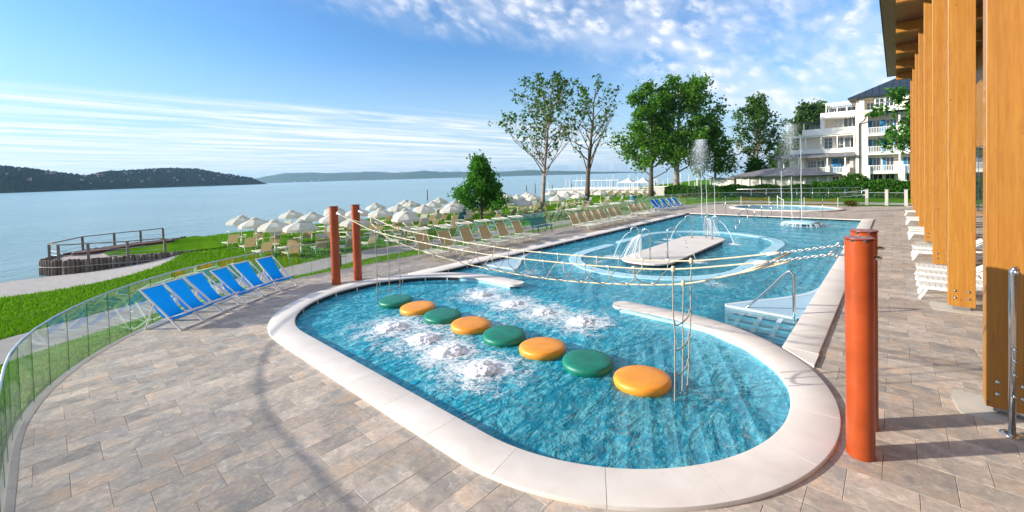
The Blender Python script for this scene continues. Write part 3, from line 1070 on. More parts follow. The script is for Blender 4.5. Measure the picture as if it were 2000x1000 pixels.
def strip(mb, path, prof, closed_ends=True, a=None):
    """sweep a closed (offset, z) profile along a path of (x, y, nx, ny)"""
    m_ = len(prof)
    vs = [(q[0] + q[2] * o_, q[1] + q[3] * o_, z) for q in path for (o_, z) in prof]
    fs = []
    for i in range(len(path) - 1):
        for k in range(m_):
            k2 = (k + 1) % m_
            fs.append((i * m_ + k, i * m_ + k2, (i + 1) * m_ + k2, (i + 1) * m_ + k))
    if closed_ends:
        fs.append(tuple(range(m_ - 1, -1, -1))); fs.append(tuple(range((len(path) - 1) * m_, len(path) * m_)))
    mb.add(vs, fs, a)


def coping_prof(wd, zt=.05):
    return [(-.03, zt - .045), (-.034, zt - .02), (-.026, zt - .004), (-.014, zt), (wd - .014, zt), (wd - .004, zt - .004), (wd, zt - .014), (wd, zt - .07), (.05, zt - .07)]


def trim_path(path, d0, d1):
    """piece of a path between arc lengths"""
    seg = np.linalg.norm(np.diff(path[:, :2], axis=0), axis=1); cum = np.concatenate([[0], np.cumsum(seg)])
    s = np.unique(np.concatenate([[d0, d1], cum[(cum > d0) & (cum < d1)]]))
    return np.stack([np.interp(s, cum, path[:, k]) for k in range(4)], 1)


def coping_run(path, wd, n, zt=.05, start_cap=False, end_cap=False):
    L_ = np.linalg.norm(np.diff(path[:, :2], axis=0), axis=1).sum()
    for i in range(n):
        q = trim_path(path, L_ * i / n + .0025, L_ * (i + 1) / n - .0025)
        mb = MB(); strip(mb, q, coping_prof(wd, zt))
        for fl, e_, sg in ((start_cap and i == 0, q[0], -1), (end_cap and i == n - 1, q[-1], 1)):
            if fl:      # rounded nose of a tongue
                d_ = (q[-1, :2] - q[-2, :2]) if sg > 0 else (q[0, :2] - q[1, :2])
                d_ = d_ / np.linalg.norm(d_)
                mid = e_[:2] + e_[2:] * (wd / 2 - .016)
                rr = wd / 2 + .016
                pts = []
                for k in range(13):
                    an = math.pi * k / 12
                    pts.append(tuple(mid + e_[2:] * rr * math.cos(an) + d_ * rr * math.sin(an)))
                mb.prism(pts if sg < 0 else pts[::-1], zt - .07, zt - .002)
        smooth_angle(mb.build('coping_stone', 'coping_stone', pool), 35)


coping_run(LP, CW, 24, .05, True, True)
east = np.array([(MX1, y, 1., 0.) for y in np.linspace(9.50, 35.5, 60)])
coping_run(east, .55, 22, .047)
west = np.array([(MX0, y, -1., 0.) for y in np.linspace(8.78, 34.6, 60)])
coping_run(west, .62, 22, .046)
# corner slab joining lobe and east coping, and the pale edge of the beach entry
MB().prism([(-1.63, 9.46), (-1.07, 8.88), (-1.065, 9.51), (-1.63, 9.51)], -.02, .044).build('coping_stone', 'coping_stone', pool)
for i in range(9):
    x0 = MX0 + (MX1 - MX0) * i / 9
    MB().box(x0 + .003, x0 + (MX1 - MX0) / 9 - .003, MY1, MY1 + .30, -.03, .012).build('coping_stone', 'coping_stone', pool)
MB().box(MX1 + .003, MX1 + .55, 35.50, 36.0, -.03, .047).build('coping_stone', 'coping_stone', pool)

# walls and floor
wall = MB()
strip(wall, LP, [(.03, -1.32), (.03, .0), (.50, .0), (.50, -1.32)])
strip(wall, east, [(.03, -1.32), (.03, .0), (.3, .0), (.3, -1.32)])
strip(wall, west, [(.03, -1.32), (.03, .0), (.3, .0), (.3, -1.32)])
wall.build('basin_wall', 'mosaic_deep', pool)
fl = MB(); fl.box(-13.4, -.8, 3.2, 36.0, -1.35, -.92)
fl.build('basin_floor', 'mosaic_deep', pool)
# pale mosaic band at the waterline
bd = MB()
strip(bd, LP, [(.014, -.30), (.014, -.02), (.03, -.02), (.03, -.30)])
bd.build('waterline_band', 'mosaic_light', pool)

# overflow gutter: dark slot with pale brackets
gt = MB()
gseg = trim_path(LP, 2.2, 9.4)
strip(gt, gseg, [(-.004, -.12), (-.004, .004), (.012, .004), (.012, -.12)])
strip(gt, west, [(-.012, -.10), (-.012, -.024), (.03, -.024), (.03, -.10)])
gt.build('overflow_gutter', 'gutter', pool)
for path, st in ((gseg, .78), (west, .95)):
    L_ = np.linalg.norm(np.diff(path[:, :2], axis=0), axis=1).sum()
    s = .4
    while s < L_ - .1:
        q = trim_path(path, s, s + .035)
        mb = MB(); strip(mb, q, [(-.022, -.10), (-.022, -.004), (-.004, -.004), (-.004, -.10)])
        mb.build('gutter_bracket', 'white_trim', pool); s += st

# steps in both corners behind the tongues, with pale crossing strips, and the curved benches beside them
for sgn, wx in ((1, MX1), (-1, MX0)):
    fx_ = (lambda x: x) if sgn > 0 else (lambda x: -14.22 - x)
    for i in range(6):
        y0 = 11.75 - .36 * i
        z = -.115 - .05 * i
        a, b = sorted((fx_(-3.05), wx))
        MB().box(a, b, y0 - .358, y0 - .002, -1.2, z - .022).build('pool_step', 'mosaic_deep', pool)
        MB().box(a - .01, b, y0 - .36, y0, z - .02, z).build('step_tread', 'mosaic_light', pool)
        MB().box(a, b, y0 - .372, y0 - .24, z + .002, z + .008).build('step_nosing', 'mosaic_line', pool)
    for xx in (-2.85, -2.45, -2.05):
        mb = MB()
        for i in range(6):
            y0 = 11.75 - .36 * i; z = -.115 - .05 * i
            mb.box(fx_(xx) - .05, fx_(xx) + .05, y0 - .36, y0, z + .003, z + .012)
        mb.build('step_strip', 'mosaic_pale', pool)
    c_ = [tuple(p)[:2] for p in catmull([(-3.35, 12.05), (-2.9, 12.75), (-2.3, 13.6), (-1.85, 14.5), (-1.62, 15.5)], 5)]
    poly = [(fx_(x), y) for x, y in c_] + [(wx, 11.95), (fx_(-3.3), 11.95)]
    if sgn < 0: poly = poly[::-1]
    MB().prism(poly, -1.2, -.080).build('underwater_bench', 'mosaic_bench', pool)
    ed = MB()
    strip(ed, np.array([(fx_(x), y, (.83 if sgn > 0 else -.83), -.55) for x, y in c_]), [(-.06, -1.), (-.06, -.075), (.06, -.075), (.06, -1.)])
    ed.bar((fx_(-3.36), 12.0, -.155), (wx, 11.93, -.155), .12, .16)
    ed.build('bench_kerb', 'mosaic_pale', pool)

# oval flow channel: two curved walls just under the surface
def oval_arc(cx, cy, hl, r, pts):
    pass


def oval_path(cx, c0, c1, r, y_from_left, y_to_right, near=True, n=26):
    o = []
    if near:
        for y in np.linspace(y_from_left, c0, 6)[:-1]: o.append((cx - r, y, -1, 0))
        for i in range(n + 1):
            a = R(180 + 180 * i / n); o.append((cx + r * math.cos(a), c0 + r * math.sin(a), math.cos(a), math.sin(a)))
        for y in np.linspace(c0, y_to_right, 6)[1:]: o.append((cx + r, y, 1, 0))
    else:
        for y in np.linspace(y_to_right, c1, 6)[:-1]: o.append((cx + r, y, 1, 0))
        for i in range(n + 1):
            a = R(0 + 180 * i / n); o.append((cx + r * math.cos(a), c1 + r * math.sin(a), math.cos(a), math.sin(a)))
        for y in np.linspace(c1, y_from_left, 6)[1:]: o.append((cx - r, y, -1, 0))
    return np.array(o)


OX, OC0, OC1, OR = -7.35, 16.75, 22.75, 3.0
for near, yl, yr in ((True, 18.75, 18.6), (False, 20.0, 20.5)):
    q = oval_path(OX, OC0, OC1, OR, yl, yr, near)
    mb = MB(); strip(mb, q, [(0, -1.24), (0, -.10), (.03, -.072), (.50, -.072), (.53, -.10), (.53, -1.24)])
    for e_, sg in ((q[0], -1), (q[-1], 1)):
        mid = e_[:2] + e_[2:] * .265
        pts = [(mid[0] + .262 * math.cos(R(a)), mid[1] + .262 * math.sin(R(a))) for a in range(0, 360, 20)]
        mb.prism(pts, -1.24, -.074)
    smooth_angle(mb.build('channel_wall', 'mosaic_light', pool), 30)
    mb = MB(); strip(mb, q, [(.53, -1.24), (.53, -.30), (1.0, -.30), (1.0, -1.24)])
    mb.build('channel_ledge', 'mosaic_light', pool)
    for i in range(3, len(q) - 3, 4):
        c_ = q[i, :2] + q[i, 2:] * .27
        MB().lathe([(.05, 0), (.05, .004)], 10, (c_[0], c_[1], -.071)).build('water_nozzle', 'steel', pool)

# beach entry at the far end: broad shallow steps with dark nosings, and the same along the east side
for i in range(9):
    y0 = 27.4 + .9 * i
    z = -.80 + .082 * i
    MB().box(MX0 + .03, MX1 - .03, y0, MY1 + .02, -1.24, z - .0).build('pool_step', 'mosaic_light', pool)
    ns = MB()
    x = MX0 + .1
    while x < MX1 - .5:
        ns.box(x, x + .34, y0 + .0, y0 + .16, z + .003, z + .010); x += .62
    ns.build('step_nosing', 'mosaic_line', pool)
for i in range(4):
    x0 = MX1 - .03 - .42 * (4 - i)
    z = -.72 + .14 * i
    MB().box(x0, MX1 - .03, 15.6, 27.4, -1.24, z).build('pool_step', 'mosaic_light', pool)
    ns = MB(); y = 15.8
    while y < 27.2:
        ns.box(x0, x0 + .12, y, y + .35, z + .003, z + .010); y += .62
    ns.build('step_nosing', 'mosaic_line', pool)
# straight entry steps across the east end of the near lobe
stad = [(LX1 + 2.96 * math.cos(R(a)), LY + 2.96 * math.sin(R(a))) for a in range(-90, 91, 5)] + [(LX0 + 2.96 * math.cos(R(a)), LY + 2.96 * math.sin(R(a))) for a in range(90, 271, 5)]
SNX, SNY, S0X, S0Y = .894, .447, -1.25, 6.9
for i in range(9):
    o_ = .30 + .36 * i
    z = -.22 - .078 * i
    pl = clip(stad, S0X - SNX * o_, S0Y - SNY * o_, SNX, SNY)
    if len(pl) > 2: MB().prism(pl, -.95, z).build('pool_step', 'mosaic_light', pool)
    n1_ = clip(clip(stad, S0X - SNX * o_, S0Y - SNY * o_, SNX, SNY), S0X - SNX * (o_ - .17), S0Y - SNY * (o_ - .17), -SNX, -SNY)
    if len(n1_) > 2: MB().prism(n1_, z + .002, z + .010).build('step_nosing', 'mosaic_line', pool)

# water surface: a fine grid with real ripples
def water_sheet(name, mat, fn, x0, x1, y0, y1, st, amp, z):
    xs_ = np.arange(x0, x1 + st, st); ys_ = np.arange(y0, y1 + st, st)
    X, Y = np.meshgrid(xs_, ys_)
    Z = z + amp * (np.sin(X * 3.1 + 1.7 * np.sin(Y * .9)) * np.sin(Y * 2.3 + 1.1 * np.sin(X * 1.3)) + .6 * np.sin(X * 5.3 - Y * 4.1 + 1.5 * np.sin(X * .8 + Y)))
    Xc, Yc = X[:-1, :-1] + st / 2, Y[:-1, :-1] + st / 2
    k_ = fn(Xc, Yc)
    idx_ = np.arange(X.size).reshape(X.shape)
    f_ = np.stack([idx_[:-1, :-1], idx_[:-1, 1:], idx_[1:, 1:], idx_[1:, :-1]], -1)[k_]
    used = np.unique(f_); mp_ = np.full(X.size, -1); mp_[used] = np.arange(len(used))
    me_ = bpy.data.meshes.new(name)
    me_.from_pydata(np.stack([X.ravel(), Y.ravel(), Z.ravel()], 1)[used].tolist(), [], mp_[f_].tolist())
    me_.materials.append(MATS[mat]); me_.polygons.foreach_set('use_smooth', [True] * len(me_.polygons))
    return me_


wme = water_sheet('water', 'pool_water', lambda x, y: sd_pool(x, y) < .10, -13.4, -.9, 3.5, 35.7, .14, .010, WATER_Z)
obj('water', wme, pool)

# island with spouts
isl = thing('pool_island', 'pale stone island with rounded corners standing in the flow channel', 'island', (0, 0, 0))


def rrect(x0, x1, y0, y1, r, n=6):
    o = []
    for cx, cy, a0 in ((x1 - r, y0 + r, -90), (x1 - r, y1 - r, 0), (x0 + r, y1 - r, 90), (x0 + r, y0 + r, 180)):
        o += arc(cx, cy, r, a0, a0 + 90, n)
    return o


MB().prism(rrect(-8.30, -6.26, 15.05, 23.15, .85), .0, .055).build('top_slab', 'coping_stone', isl)
MB().prism(rrect(-8.20, -6.36, 15.15, 23.05, .78), -1.24, -.001).build('base', 'gutter', isl)
for i in range(9):
    MB().box(-6.385, -6.34, 15.9 + .8 * i, 15.94 + .8 * i, -.10, -.002).build('gutter_bracket', 'white_trim', isl)
for (x, y) in ((-7.2, 17.6), (-6.95, 19.2), (-7.35, 20.3)):
    MB().lathe([(.06, 0), (.06, .006)], 10, (x, y, .055)).build('floor_nozzle', 'steel', isl)


def bend(p0, h, rad, dirv, drop=.1, n=10):
    """upright pipe with a half-round bend on top"""
    p0 = Vector(p0); d = Vector((dirv[0], dirv[1], 0)).normalized()
    pts = [p0, p0 + Vector((0, 0, h * .5)), p0 + Vector((0, 0, h))]
    for i in range(1, n + 1):
        a = math.pi * i / n
        pts.append(p0 + Vector((0, 0, h)) + d * (rad * (1 - math.cos(a))) + Vector((0, 0, rad * math.sin(a))))
    pts.append(pts[-1] - Vector((0, 0, drop)))
    return pts


def jet_arc(p0, v0, n=16, T=1.0):
    return [Vector(p0) + Vector(v0) * (T * i / n) + Vector((0, 0, -4.9)) * (T * i / n) ** 2 for i in range(n + 1)]


def ragged(mb, pts, r0, r1, seed, n=6):
    rr = random.Random(seed)
    q = [p + Vector((rr.uniform(-1, 1), rr.uniform(-1, 1), rr.uniform(-1, 1))) * .008 for p in pts]
    mb.tube(q, [(r0 + (r1 - r0) * i / (len(q) - 1)) * rr.uniform(.8, 1.25) for i in range(len(q))], n)


SP = [((-7.98, 16.6, .055), (-1, -.3), 1.0, 'arching steel water spout at the north-west shoulder of the island, pouring west', (-8.3, 16.5)),
      ((-7.12, 15.75, .055), (-1, 0), 1.05, 'steel spout at the near end of the island, fanning a cone of water', None),
      ((-6.75, 16.55, .055), (1, .55), 1.05, 'steel spout on the near east side of the island, pouring back north', (-6.3, 17.2)),
      ((-7.80, 22.3, .055), (-1, -.35), 1.0, 'steel spout at the far west corner of the island, pouring west', (-8.3, 22.1)),
      ((-7.20, 22.55, .055), (0, 1), 1.05, 'middle steel spout at the far end of the island with a water sheet', None),
      ((-6.82, 22.3, .055), (1, -.15), 1.0, 'steel spout at the far east corner of the island, pouring east', (-6.3, 22.2))]
for k, (p0, dv, h, lab, tgt) in enumerate(SP):
    t_ = thing('water_spout', lab, 'spout', (0, 0, 0), 0, 'steel spouts on the pool island')
    pts = bend(p0, h, .16, dv, .06)
    mb = MB(); mb.tube(pts, .028, 10); mb.build('pipe', 'steel', t_, smooth=True)
    mb = MB(); mb.lathe([(.075, 0), (.075, .012), (.04, .02)], 14, p0); mb.build('base_flange', 'steel', t_, smooth=True)
    d = Vector((dv[0], dv[1], 0)).normalized()
    if k == 1:
        # fan of water: thin threads spreading to a ring
        mb = MB()
        rr = random.Random(9)
        top = pts[-1]
        for j in range(46):
            an = rr.uniform(-1.0, 1.0); sp = rr.uniform(.05, 1.0)
            dd_ = Vector((-math.cos(an) * 1.0, math.sin(an) * .8, 0)) * sp
            T_ = .50
            q = jet_arc(top, (dd_.x * 2.0, dd_.y * 2.0, -.1), 7, T_)
            q = [p for p in q if p.z > -.09]
            if len(q) > 2: ragged(mb, q, .004, .009, j, 4)
        mb.build('water_fan', 'spray', t_)
    elif k == 4:
        mb = MB(); rr = random.Random(2); top = pts[-1]
        for j in range(40):
            q = jet_arc(top + Vector((rr.uniform(-.18, .18), 0, 0)), (rr.uniform(-.4, .9), rr.uniform(.1, .5), 0), 7, .5)
            q = [p for p in q if p.z > -.09]
            ragged(mb, q, .005, .011, j, 4)
        mb.build('water_sheet', 'spray', t_)
    else:
        mb = MB(); top = pts[-1]
        q = jet_arc(top, (d.x * 1.7, d.y * 1.7, -.35), 14, .5)
        q = [p for p in q if p.z > -.10]
        for s_ in range(3): ragged(mb, q, .007, .017, k * 7 + s_, 6)
        mb.build('water_jet', 'spray', t_)
        e_ = q[-1]
        mb = MB(); mb.disc(.7, 24, (e_.x, e_.y, WATER_Z + .022))
        mb.build('splash', 'foam', t_)

# bubbling jets in the near lobe
fr_ = random.Random(21)
BJ = [(-9.07, 5.51, 'west end'), (-7.80, 5.50, ''), (-6.82, 5.42, ''), (-5.70, 5.29, ''), (-9.29, 8.72, ''), (-7.96, 8.64, ''), (-6.80, 8.59, ''), (-5.66, 8.59, '')]
for k, (x, y, _) in enumerate(BJ):
    row = 'near' if k < 4 else 'far'
    t_ = thing('bubbling_jet', '%s white water bubble mound from the left in the %s row of jets' % (ORD[k % 4], 'nearer' if k < 4 else 'farther'), 'water jet', (x, y, WATER_Z), 0, 'bubbling jets in the pool')
    bm = bmesh.new(); bmesh.ops.create_icosphere(bm, subdivisions=5, radius=1.0)
    hh = fr_.uniform(.10, .13) * (1.0 if k < 4 else .9); rr = fr_.uniform(.29, .34) * (1.0 if k < 4 else .85)
    for v_ in bm.verts:
        c_ = v_.co.copy()
        n_ = mnoise.noise(c_ * 2.2 + Vector((k * 7, 0, 0))) * .30 + mnoise.noise(c_ * 6 + Vector((k * 3, 5, 0))) * .16 + mnoise.noise(c_ * 15) * .09
        zz_ = max(c_.z, -.2)
        prof_ = 1 + n_
        v_.co = Vector((c_.x * rr * prof_, c_.y * rr * prof_, zz_ * hh * prof_ * (1.0 if zz_ > 0 else .6)))
    me_ = bpy.data.meshes.new('mound'); bm.to_mesh(me_); bm.free()
    me_.materials.append(MATS['froth']); me_.polygons.foreach_set('use_smooth', [True] * len(me_.polygons))
    obj('mound', me_, t_)
    mb = MB(); rf_ = fr_.uniform(1.3, 1.6) * (1.0 if k < 4 else .9)
    mb.disc(rf_, 32, (0, 0, .022 + .0015 * k)); mb.build('foam_patch', 'foam', t_)
    mb = MB()
    for j in range(160):
        an, d_ = fr_.uniform(0, 6.28), fr_.uniform(.05, .55)
        c_ = (math.cos(an) * d_, math.sin(an) * d_, fr_.uniform(.03, .24 * (1 - d_ * .8)))
        mb.lathe([(.001, -.009), (.009, 0), (.001, .009)], 4, c_)
    mb.build('droplets', 'spray', t_)['kind'] = 'stuff'

# floating discs in a row
for k in range(8):
    x = -10.74 + (10.74 - 3.21) / 7 * k
    green = k % 2 == 0
    t_ = tag(MB().lathe([(.27, -.20), (.40, -.15), (.468, -.07), (.478, -.01), (.462, .035), (.42, .056), (.27, .062), (.02, .064)], 40).build(
        'stepping_disc', 'disc_green' if green else 'disc_orange', None, True, loc=(x, 6.69, -.012)),
        '%s floating %s stepping disc counted from the far left end of the row' % (ORD[k], 'green' if green else 'orange'), 'pool float', 'floating stepping discs')
    t_.rotation_euler = (fr_.uniform(-.04, .04), fr_.uniform(-.04, .04), 0)
    t_.data.polygons.foreach_set('use_smooth', [True] * len(t_.data.polygons))
    mb = MB(); mb.lathe([(.02, -1.25), (.02, -.2)], 8); mb.build('tether', 'rope_grey', t_)

# ------------------------------------------------------------------ rope course
PZ = 2.62


def rope_post(x, y, label):
    t_ = thing('rope_post', label, 'post', (x, y, 0), 0, 'orange posts of the rope course')
    smooth_angle(MB().lathe([(.14, .0), (.14, PZ), (.13, PZ + .004)], 36).build('tube', 'orange_post', t_), 40)
    smooth_angle(MB().lathe([(.150, PZ + .012), (.152, PZ + .020), (.150, PZ + .028), (.02, PZ + .034)], 36).build('cap_plate', 'red_post', t_), 40)
    for s in (-1, 1):
        MB().lathe([(.02, -.012), (.02, .012)], 10, (.0 + s * .06, -.12, PZ + .0)).build('cap_spacer', 'dark_grey', t_)
    inward = 1 if x < -7 else -1
    mb = MB(); mb.tube([(-.21, 0, 2.42), (.21, 0, 2.42)], .016, 8); mb.build('bolt', 'steel', t_, True)
    mb = MB(); mb.tube([(inward * -.15, 0, 2.42), (inward * -.19, 0, 2.42)], [.032, .022], 6); mb.build('nut', 'steel', t_)
    ring = [(inward * .245 + .04 * math.cos(R(a)), 0, 2.42 + .04 * math.sin(R(a))) for a in range(0, 361, 30)]
    mb = MB(); mb.tube(ring, .011, 6, False); mb.build('eye', 'steel', t_, True)
    return t_


rope_post(-.33, 6.52, 'orange steel post in the right foreground nearest the stone coping')
rope_post(-.32, 7.29, 'orange steel post half hidden behind the near right-hand post')
rope_post(-14.05, 6.50, 'rust-red steel post left of its twin beside the blue deck chairs')
rope_post(-14.05, 7.28, 'rust-red steel post at the far pool edge, right of its twin')

ra_ = [(-13.80, 2.42), (-12.6, 2.18), (-11.4, 1.97), (-9.6, 1.86), (-8, 1.80), (-6.5, 1.78), (-5, 1.82), (-3.7, 1.88), (-2.57, 1.98), (-1.3, 2.24), (-.58, 2.42)]
rl_ = [(-12.3, 2.10), (-11.4, 1.74), (-10.2, 1.55), (-8.8, 1.42), (-7.6, 1.35), (-6.2, 1.33), (-5, 1.37), (-3.8, 1.48), (-2.6, 1.66), (-1.75, 1.95), (-1.1, 2.2)]


def interp_rope(tbl, x):
    return float(np.interp(x, [p[0] for p in tbl], [p[1] for p in tbl]))


bridge = thing('rope_bridge', 'pale rope bridge with looped side netting slung across the pool', 'rope bridge')


def rope_curve(tbl, y, per=6):
    return [tuple(p) for p in catmull([(x, y(x) if callable(y) else y, z) for x, z in tbl], per)]


for yy in (6.50, 7.28):
    pts = rope_curve([p for p in ra_ if p[0] < -1.2], yy)
    mb = MB(); mb.tube(pts, .0125, 7); mb.build('hand_rope', 'rope', bridge, True)
mb = MB(); mb.tube(rope_curve(rl_, 6.90), .0135, 7); mb.build('foot_rope', 'rope', bridge, True)
for sy in (6.50, 7.28):
    mb = MB(); mb.tube([(-1.75, 6.9, 1.95), (-1.45, (6.9 + sy) / 2, 2.09), (-1.15, sy, 2.26)], .014, 6); mb.build('foot_rope_stay', 'rope', bridge, True)
    mb = MB(); mb.tube([(-12.3, 6.9, 2.10), (-12.7, (6.9 + sy) / 2, 2.16), (-13.0, sy, 2.26)], .014, 6); mb.build('foot_rope_stay', 'rope', bridge, True)
    # chain between rope and post
    mb = MB(); n_ = 17
    for i in range(n_):
        s = i / (n_ - 1)
        x = -1.28 + (-.60 + 1.28) * s; z = interp_rope(ra_, x)
        ring = []
        for a in range(0, 360, 45):
            u_, w_ = .030 * math.cos(R(a)), .014 * math.sin(R(a))
            ring.append((x + u_, sy + (w_ if i % 2 else 0), z + u_ * .27 + (0 if i % 2 else w_)))
        ring.append(ring[0]); mb.tube(ring, .006, 5, False)
    mb.build('chain', 'chain', bridge, True)
    mb = MB(); mb.tube([(-1.45, sy, interp_rope(ra_, -1.45)), (-1.28, sy, interp_rope(ra_, -1.28))], .027, 8); mb.build('rope_sleeve', 'white_trim', bridge, True)
    mb = MB(); mb.tube([(-13.80, sy, 2.42), (-13.45, sy, 2.35)], .024, 8); mb.build('rope_sleeve', 'white_trim', bridge, True)
xh = -11.2
hi = 0
while xh < -2.7:
    x2 = min(xh + .06, -2.65)
    a = Vector((xh - .10, 6.5, interp_rope(ra_, xh - .10))); b = Vector((xh + .05, 6.9, interp_rope(rl_, xh + .05))); c = Vector((xh + .16, 7.28, interp_rope(ra_, xh + .16)))
    mb = MB()
    q1 = [a, a + Vector((.01, .02, -.16)), a.lerp(b, .55) + Vector((.0, -.03, -.10)), b - Vector((.02, .10, -.02)), b]
    q2 = [b, b + Vector((.02, .10, .02)), b.lerp(c, .5) + Vector((0, .05, -.06)), c + Vector((-.01, -.02, -.16)), c]
    mb.tube([tuple(p) for p in catmull([tuple(p) for p in q1], 4)], .0078, 6); mb.tube([tuple(p) for p in catmull([tuple(p) for p in q2], 4)], .0078, 6)
    mb.build('side_loop', 'rope_grey' if hi % 2 else 'rope', bridge, True)
    mb = MB()
    for q in (a, b, c):
        mb.tube([q - Vector((.035, 0, 0)), q + Vector((.03, 0, 0))], .017, 7)
    mb.build('rope_clamp', 'white_trim', bridge, True)
    xh += .475; hi += 1

for lx, lab in ((-11.4, 'hanging rope ladder at the far left end of the rope bridge'), (-2.57, 'hanging rope ladder at the near right end of the rope bridge')):
    t_ = thing('rope_ladder', lab, 'rope ladder', (0, 0, 0), 0, 'rope ladders of the bridge')
    bots = -.25 if lx < -7 else -.45
    tops = [(6.50, interp_rope(ra_, lx)), (6.90, interp_rope(rl_, lx)), (7.28, interp_rope(ra_, lx))]
    jj = random.Random(4)
    for y, zt in tops:
        pts = [(lx + jj.uniform(-.012, .012), y + (jj.uniform(-.012, .012)), zt - (zt - bots) * i / 7) for i in range(8)]
        if lx > -7: pts = [(p[0], 6.5 + (p[1] - 6.5) * (1 - .35 * i / 7), p[2]) for i, p in enumerate(pts)]
        mb = MB(); mb.tube([tuple(p) for p in catmull(pts, 3)], .0115, 7); mb.build('side_rope', 'rope_grey', t_, True)
        mb = MB(); mb.lathe([(.018, -.05), (.035, -.02), (.035, .02), (.018, .05)], 8, (lx, y, zt)); mb.build('knot', 'rope', t_, True)
    for z in (1.02, .58, .14, -.16) if lx < -7 else (1.05, .65, .25, -.14):
        fr0 = 1 - .35 * (1.9 - z) / 2.2 if lx > -7 else 1
        y1, y2 = 6.5, 6.5 + .78 * fr0
        pts = [(lx, y1, z + .13), (lx, y1 + .08, z + .03), (lx, (y1 + y2) / 2, z), (lx, y2 - .08, z + .03), (lx, y2, z + .13)]
        mb = MB(); mb.tube([tuple(p) for p in catmull(pts, 5)], .011, 7); mb.build('rung', 'rope_grey', t_, True)

# ------------------------------------------------------------------ glass balustrade
fence = thing('glass_fence', 'curved glass balustrade with a grey handrail along the edge of the deck', 'fence')
FH = 1.17
near_part = [p for p in FENCE if p[1] < 14.1]
far_part = [near_part[-1]] + [p for p in FENCE if p[1] >= 14.1]


def glass_panels(path, st, hgt, parent):
    q = resample(path, st)
    for a, b in zip(q[:-1], q[1:]):
        d = b - a; L_ = np.linalg.norm(d); d = d / L_; n_ = np.array([-d[1], d[0]]) * .006
        a2, b2 = a + d * .005, b - d * .005
        vs = []
        for z in (.014, hgt - .02):
            for (p_, s_) in ((a2, -1), (b2, -1), (b2, 1), (a2, 1)):
                r_ = p_ + n_ * s_; vs.append((r_[0], r_[1], z))
        me_ = bpy.data.meshes.new('glass_panel')
        me_.from_pydata(vs, [], [(0, 1, 5, 4), (2, 3, 7, 6), (1, 2, 6, 5), (3, 0, 4, 7), (4, 5, 6, 7)])
        me_.materials.append(MATS['fence_glass']); me_.materials.append(MATS['glass_edge'])
        me_.polygons[4].material_index = 1
        obj('glass_panel', me_, parent)
        mb = MB(); mb.tube([(b[0], b[1], .014), (b[0], b[1], hgt - .02)], .0038, 4); mb.build('glass_joint', 'glass_edge', parent)
    return q


def handrail(path, hgt, parent, r=.016):
    pts = [(p[0], p[1], hgt) for p in resample(path, .22)]
    mb = MB(); mb.tube(pts, r, 8); mb.build('handrail', 'aluminium', parent, True)


glass_panels(near_part, .68, FH, fence)
glass_panels(far_part, 1.25, FH, fence)
handrail(FENCE, FH, fence)
# second glass run with rails beside the ramp, and the gate posts at the far end
ramp = thing('ramp_railing', 'glass ramp railing rising in front of the clipped hedge', 'railing')
for a, b in zip(np.linspace((-13, 51, 0), (-2.6, 56, 0), 9)[:-1], np.linspace((-13, 51, 0), (-2.6, 56, 0), 9)[1:]):
    me_ = MB(); me_.bar((a[0], a[1], .75), (b[0], b[1], .75), .012, 1.1)
    me_.build('glass_panel', 'fence_glass', ramp)
    mb = MB(); mb.tube([(b[0], b[1], .0), (b[0], b[1], 1.32)], .022, 8); mb.build('post', 'steel', ramp, True)
mb = MB(); mb.tube([(-13, 51, 1.32), (-2.6, 56, 1.32)], .025, 8); mb.build('handrail', 'aluminium', ramp, True)
for z0 in (.7, 1.1):
    mb = MB(); mb.tube([(-4.0, 50.4, z0 - .1), (-2.3, 50.2, z0 + .15), (-2.1, 49.9, z0 + .15)], .022, 8); mb.build('handrail', 'aluminium', ramp, True)
for k, (x, y) in enumerate(((-1.95, 49.3), (-.62, 49.2), (.62, 49.1))):
    t_ = thing('gate_post', ['grey gate post at the left of the far opening beside the glass', 'middle grey gate post in the far opening', 'grey gate post nearest the timber columns'][k], 'gate post', (x, y, 0), 0, 'gate posts at the far end')
    MB().box(-.11, .11, -.11, .11, 0, 1.35).build('shaft', 'grey_wall', t_)
    MB().box(-.13, .13, -.13, .13, 1.353, 1.42).build('cap', 'aluminium', t_)
for x0 in (-1.84, -.5):
    t_ = thing('low_gate', 'low glass gate %s' % ('between the first two grey posts' if x0 < -1 else 'next to the timber columns'), 'gate', (x0, 49.25, 0), 0, 'low gates')
    MB().box(.02, 1.0, -.01, .01, .25, 1.05).build('pane', 'fence_glass', t_)
    MB().box(.0, 1.1, -.02, .02, .12, .20).build('rail', 'aluminium', t_)
    MB().box(.0, 1.1, -.02, .02, 1.10, 1.14).build('rail', 'aluminium', t_)

# ------------------------------------------------------------------ timber portico
port = thing('timber_portico', 'building front with tall varnished timber columns and deep eaves', 'building')
RZ = 11.0
for i in range(8):
    y0 = 8.72 + 5.75 * i
    c_ = MB().box(.92, 1.37, y0, y0 + .30, .10, RZ).build('column', 'varnished_timber', port)
    bv = c_.modifiers.new('bevel', 'BEVEL'); bv.width = .008; bv.segments = 2
    MB().box(1.00, 1.29, y0 + .09, y0 + .21, .02, .10).build('base_shoe', 'steel', c_)
    if i < 4:
        for bx in (1.03, 1.26):
            for bz in (.30, .47):
                mb = MB(); mb.tube([(bx, y0 - .003, bz), (bx, y0 - .012, bz)], .026, 10); mb.tube([(bx, y0 - .012, bz), (bx, y0 - .03, bz)], .015, 6)
                mb.build('bolt', 'steel', c_, True)
    MB().prism([(.60, y0 + .30), (.66, y0 - .22), (1.75, y0 - .22), (1.75, y0 + .62), (.66, y0 + .62)], -.02, .006).build('plinth', 'plinth', port)
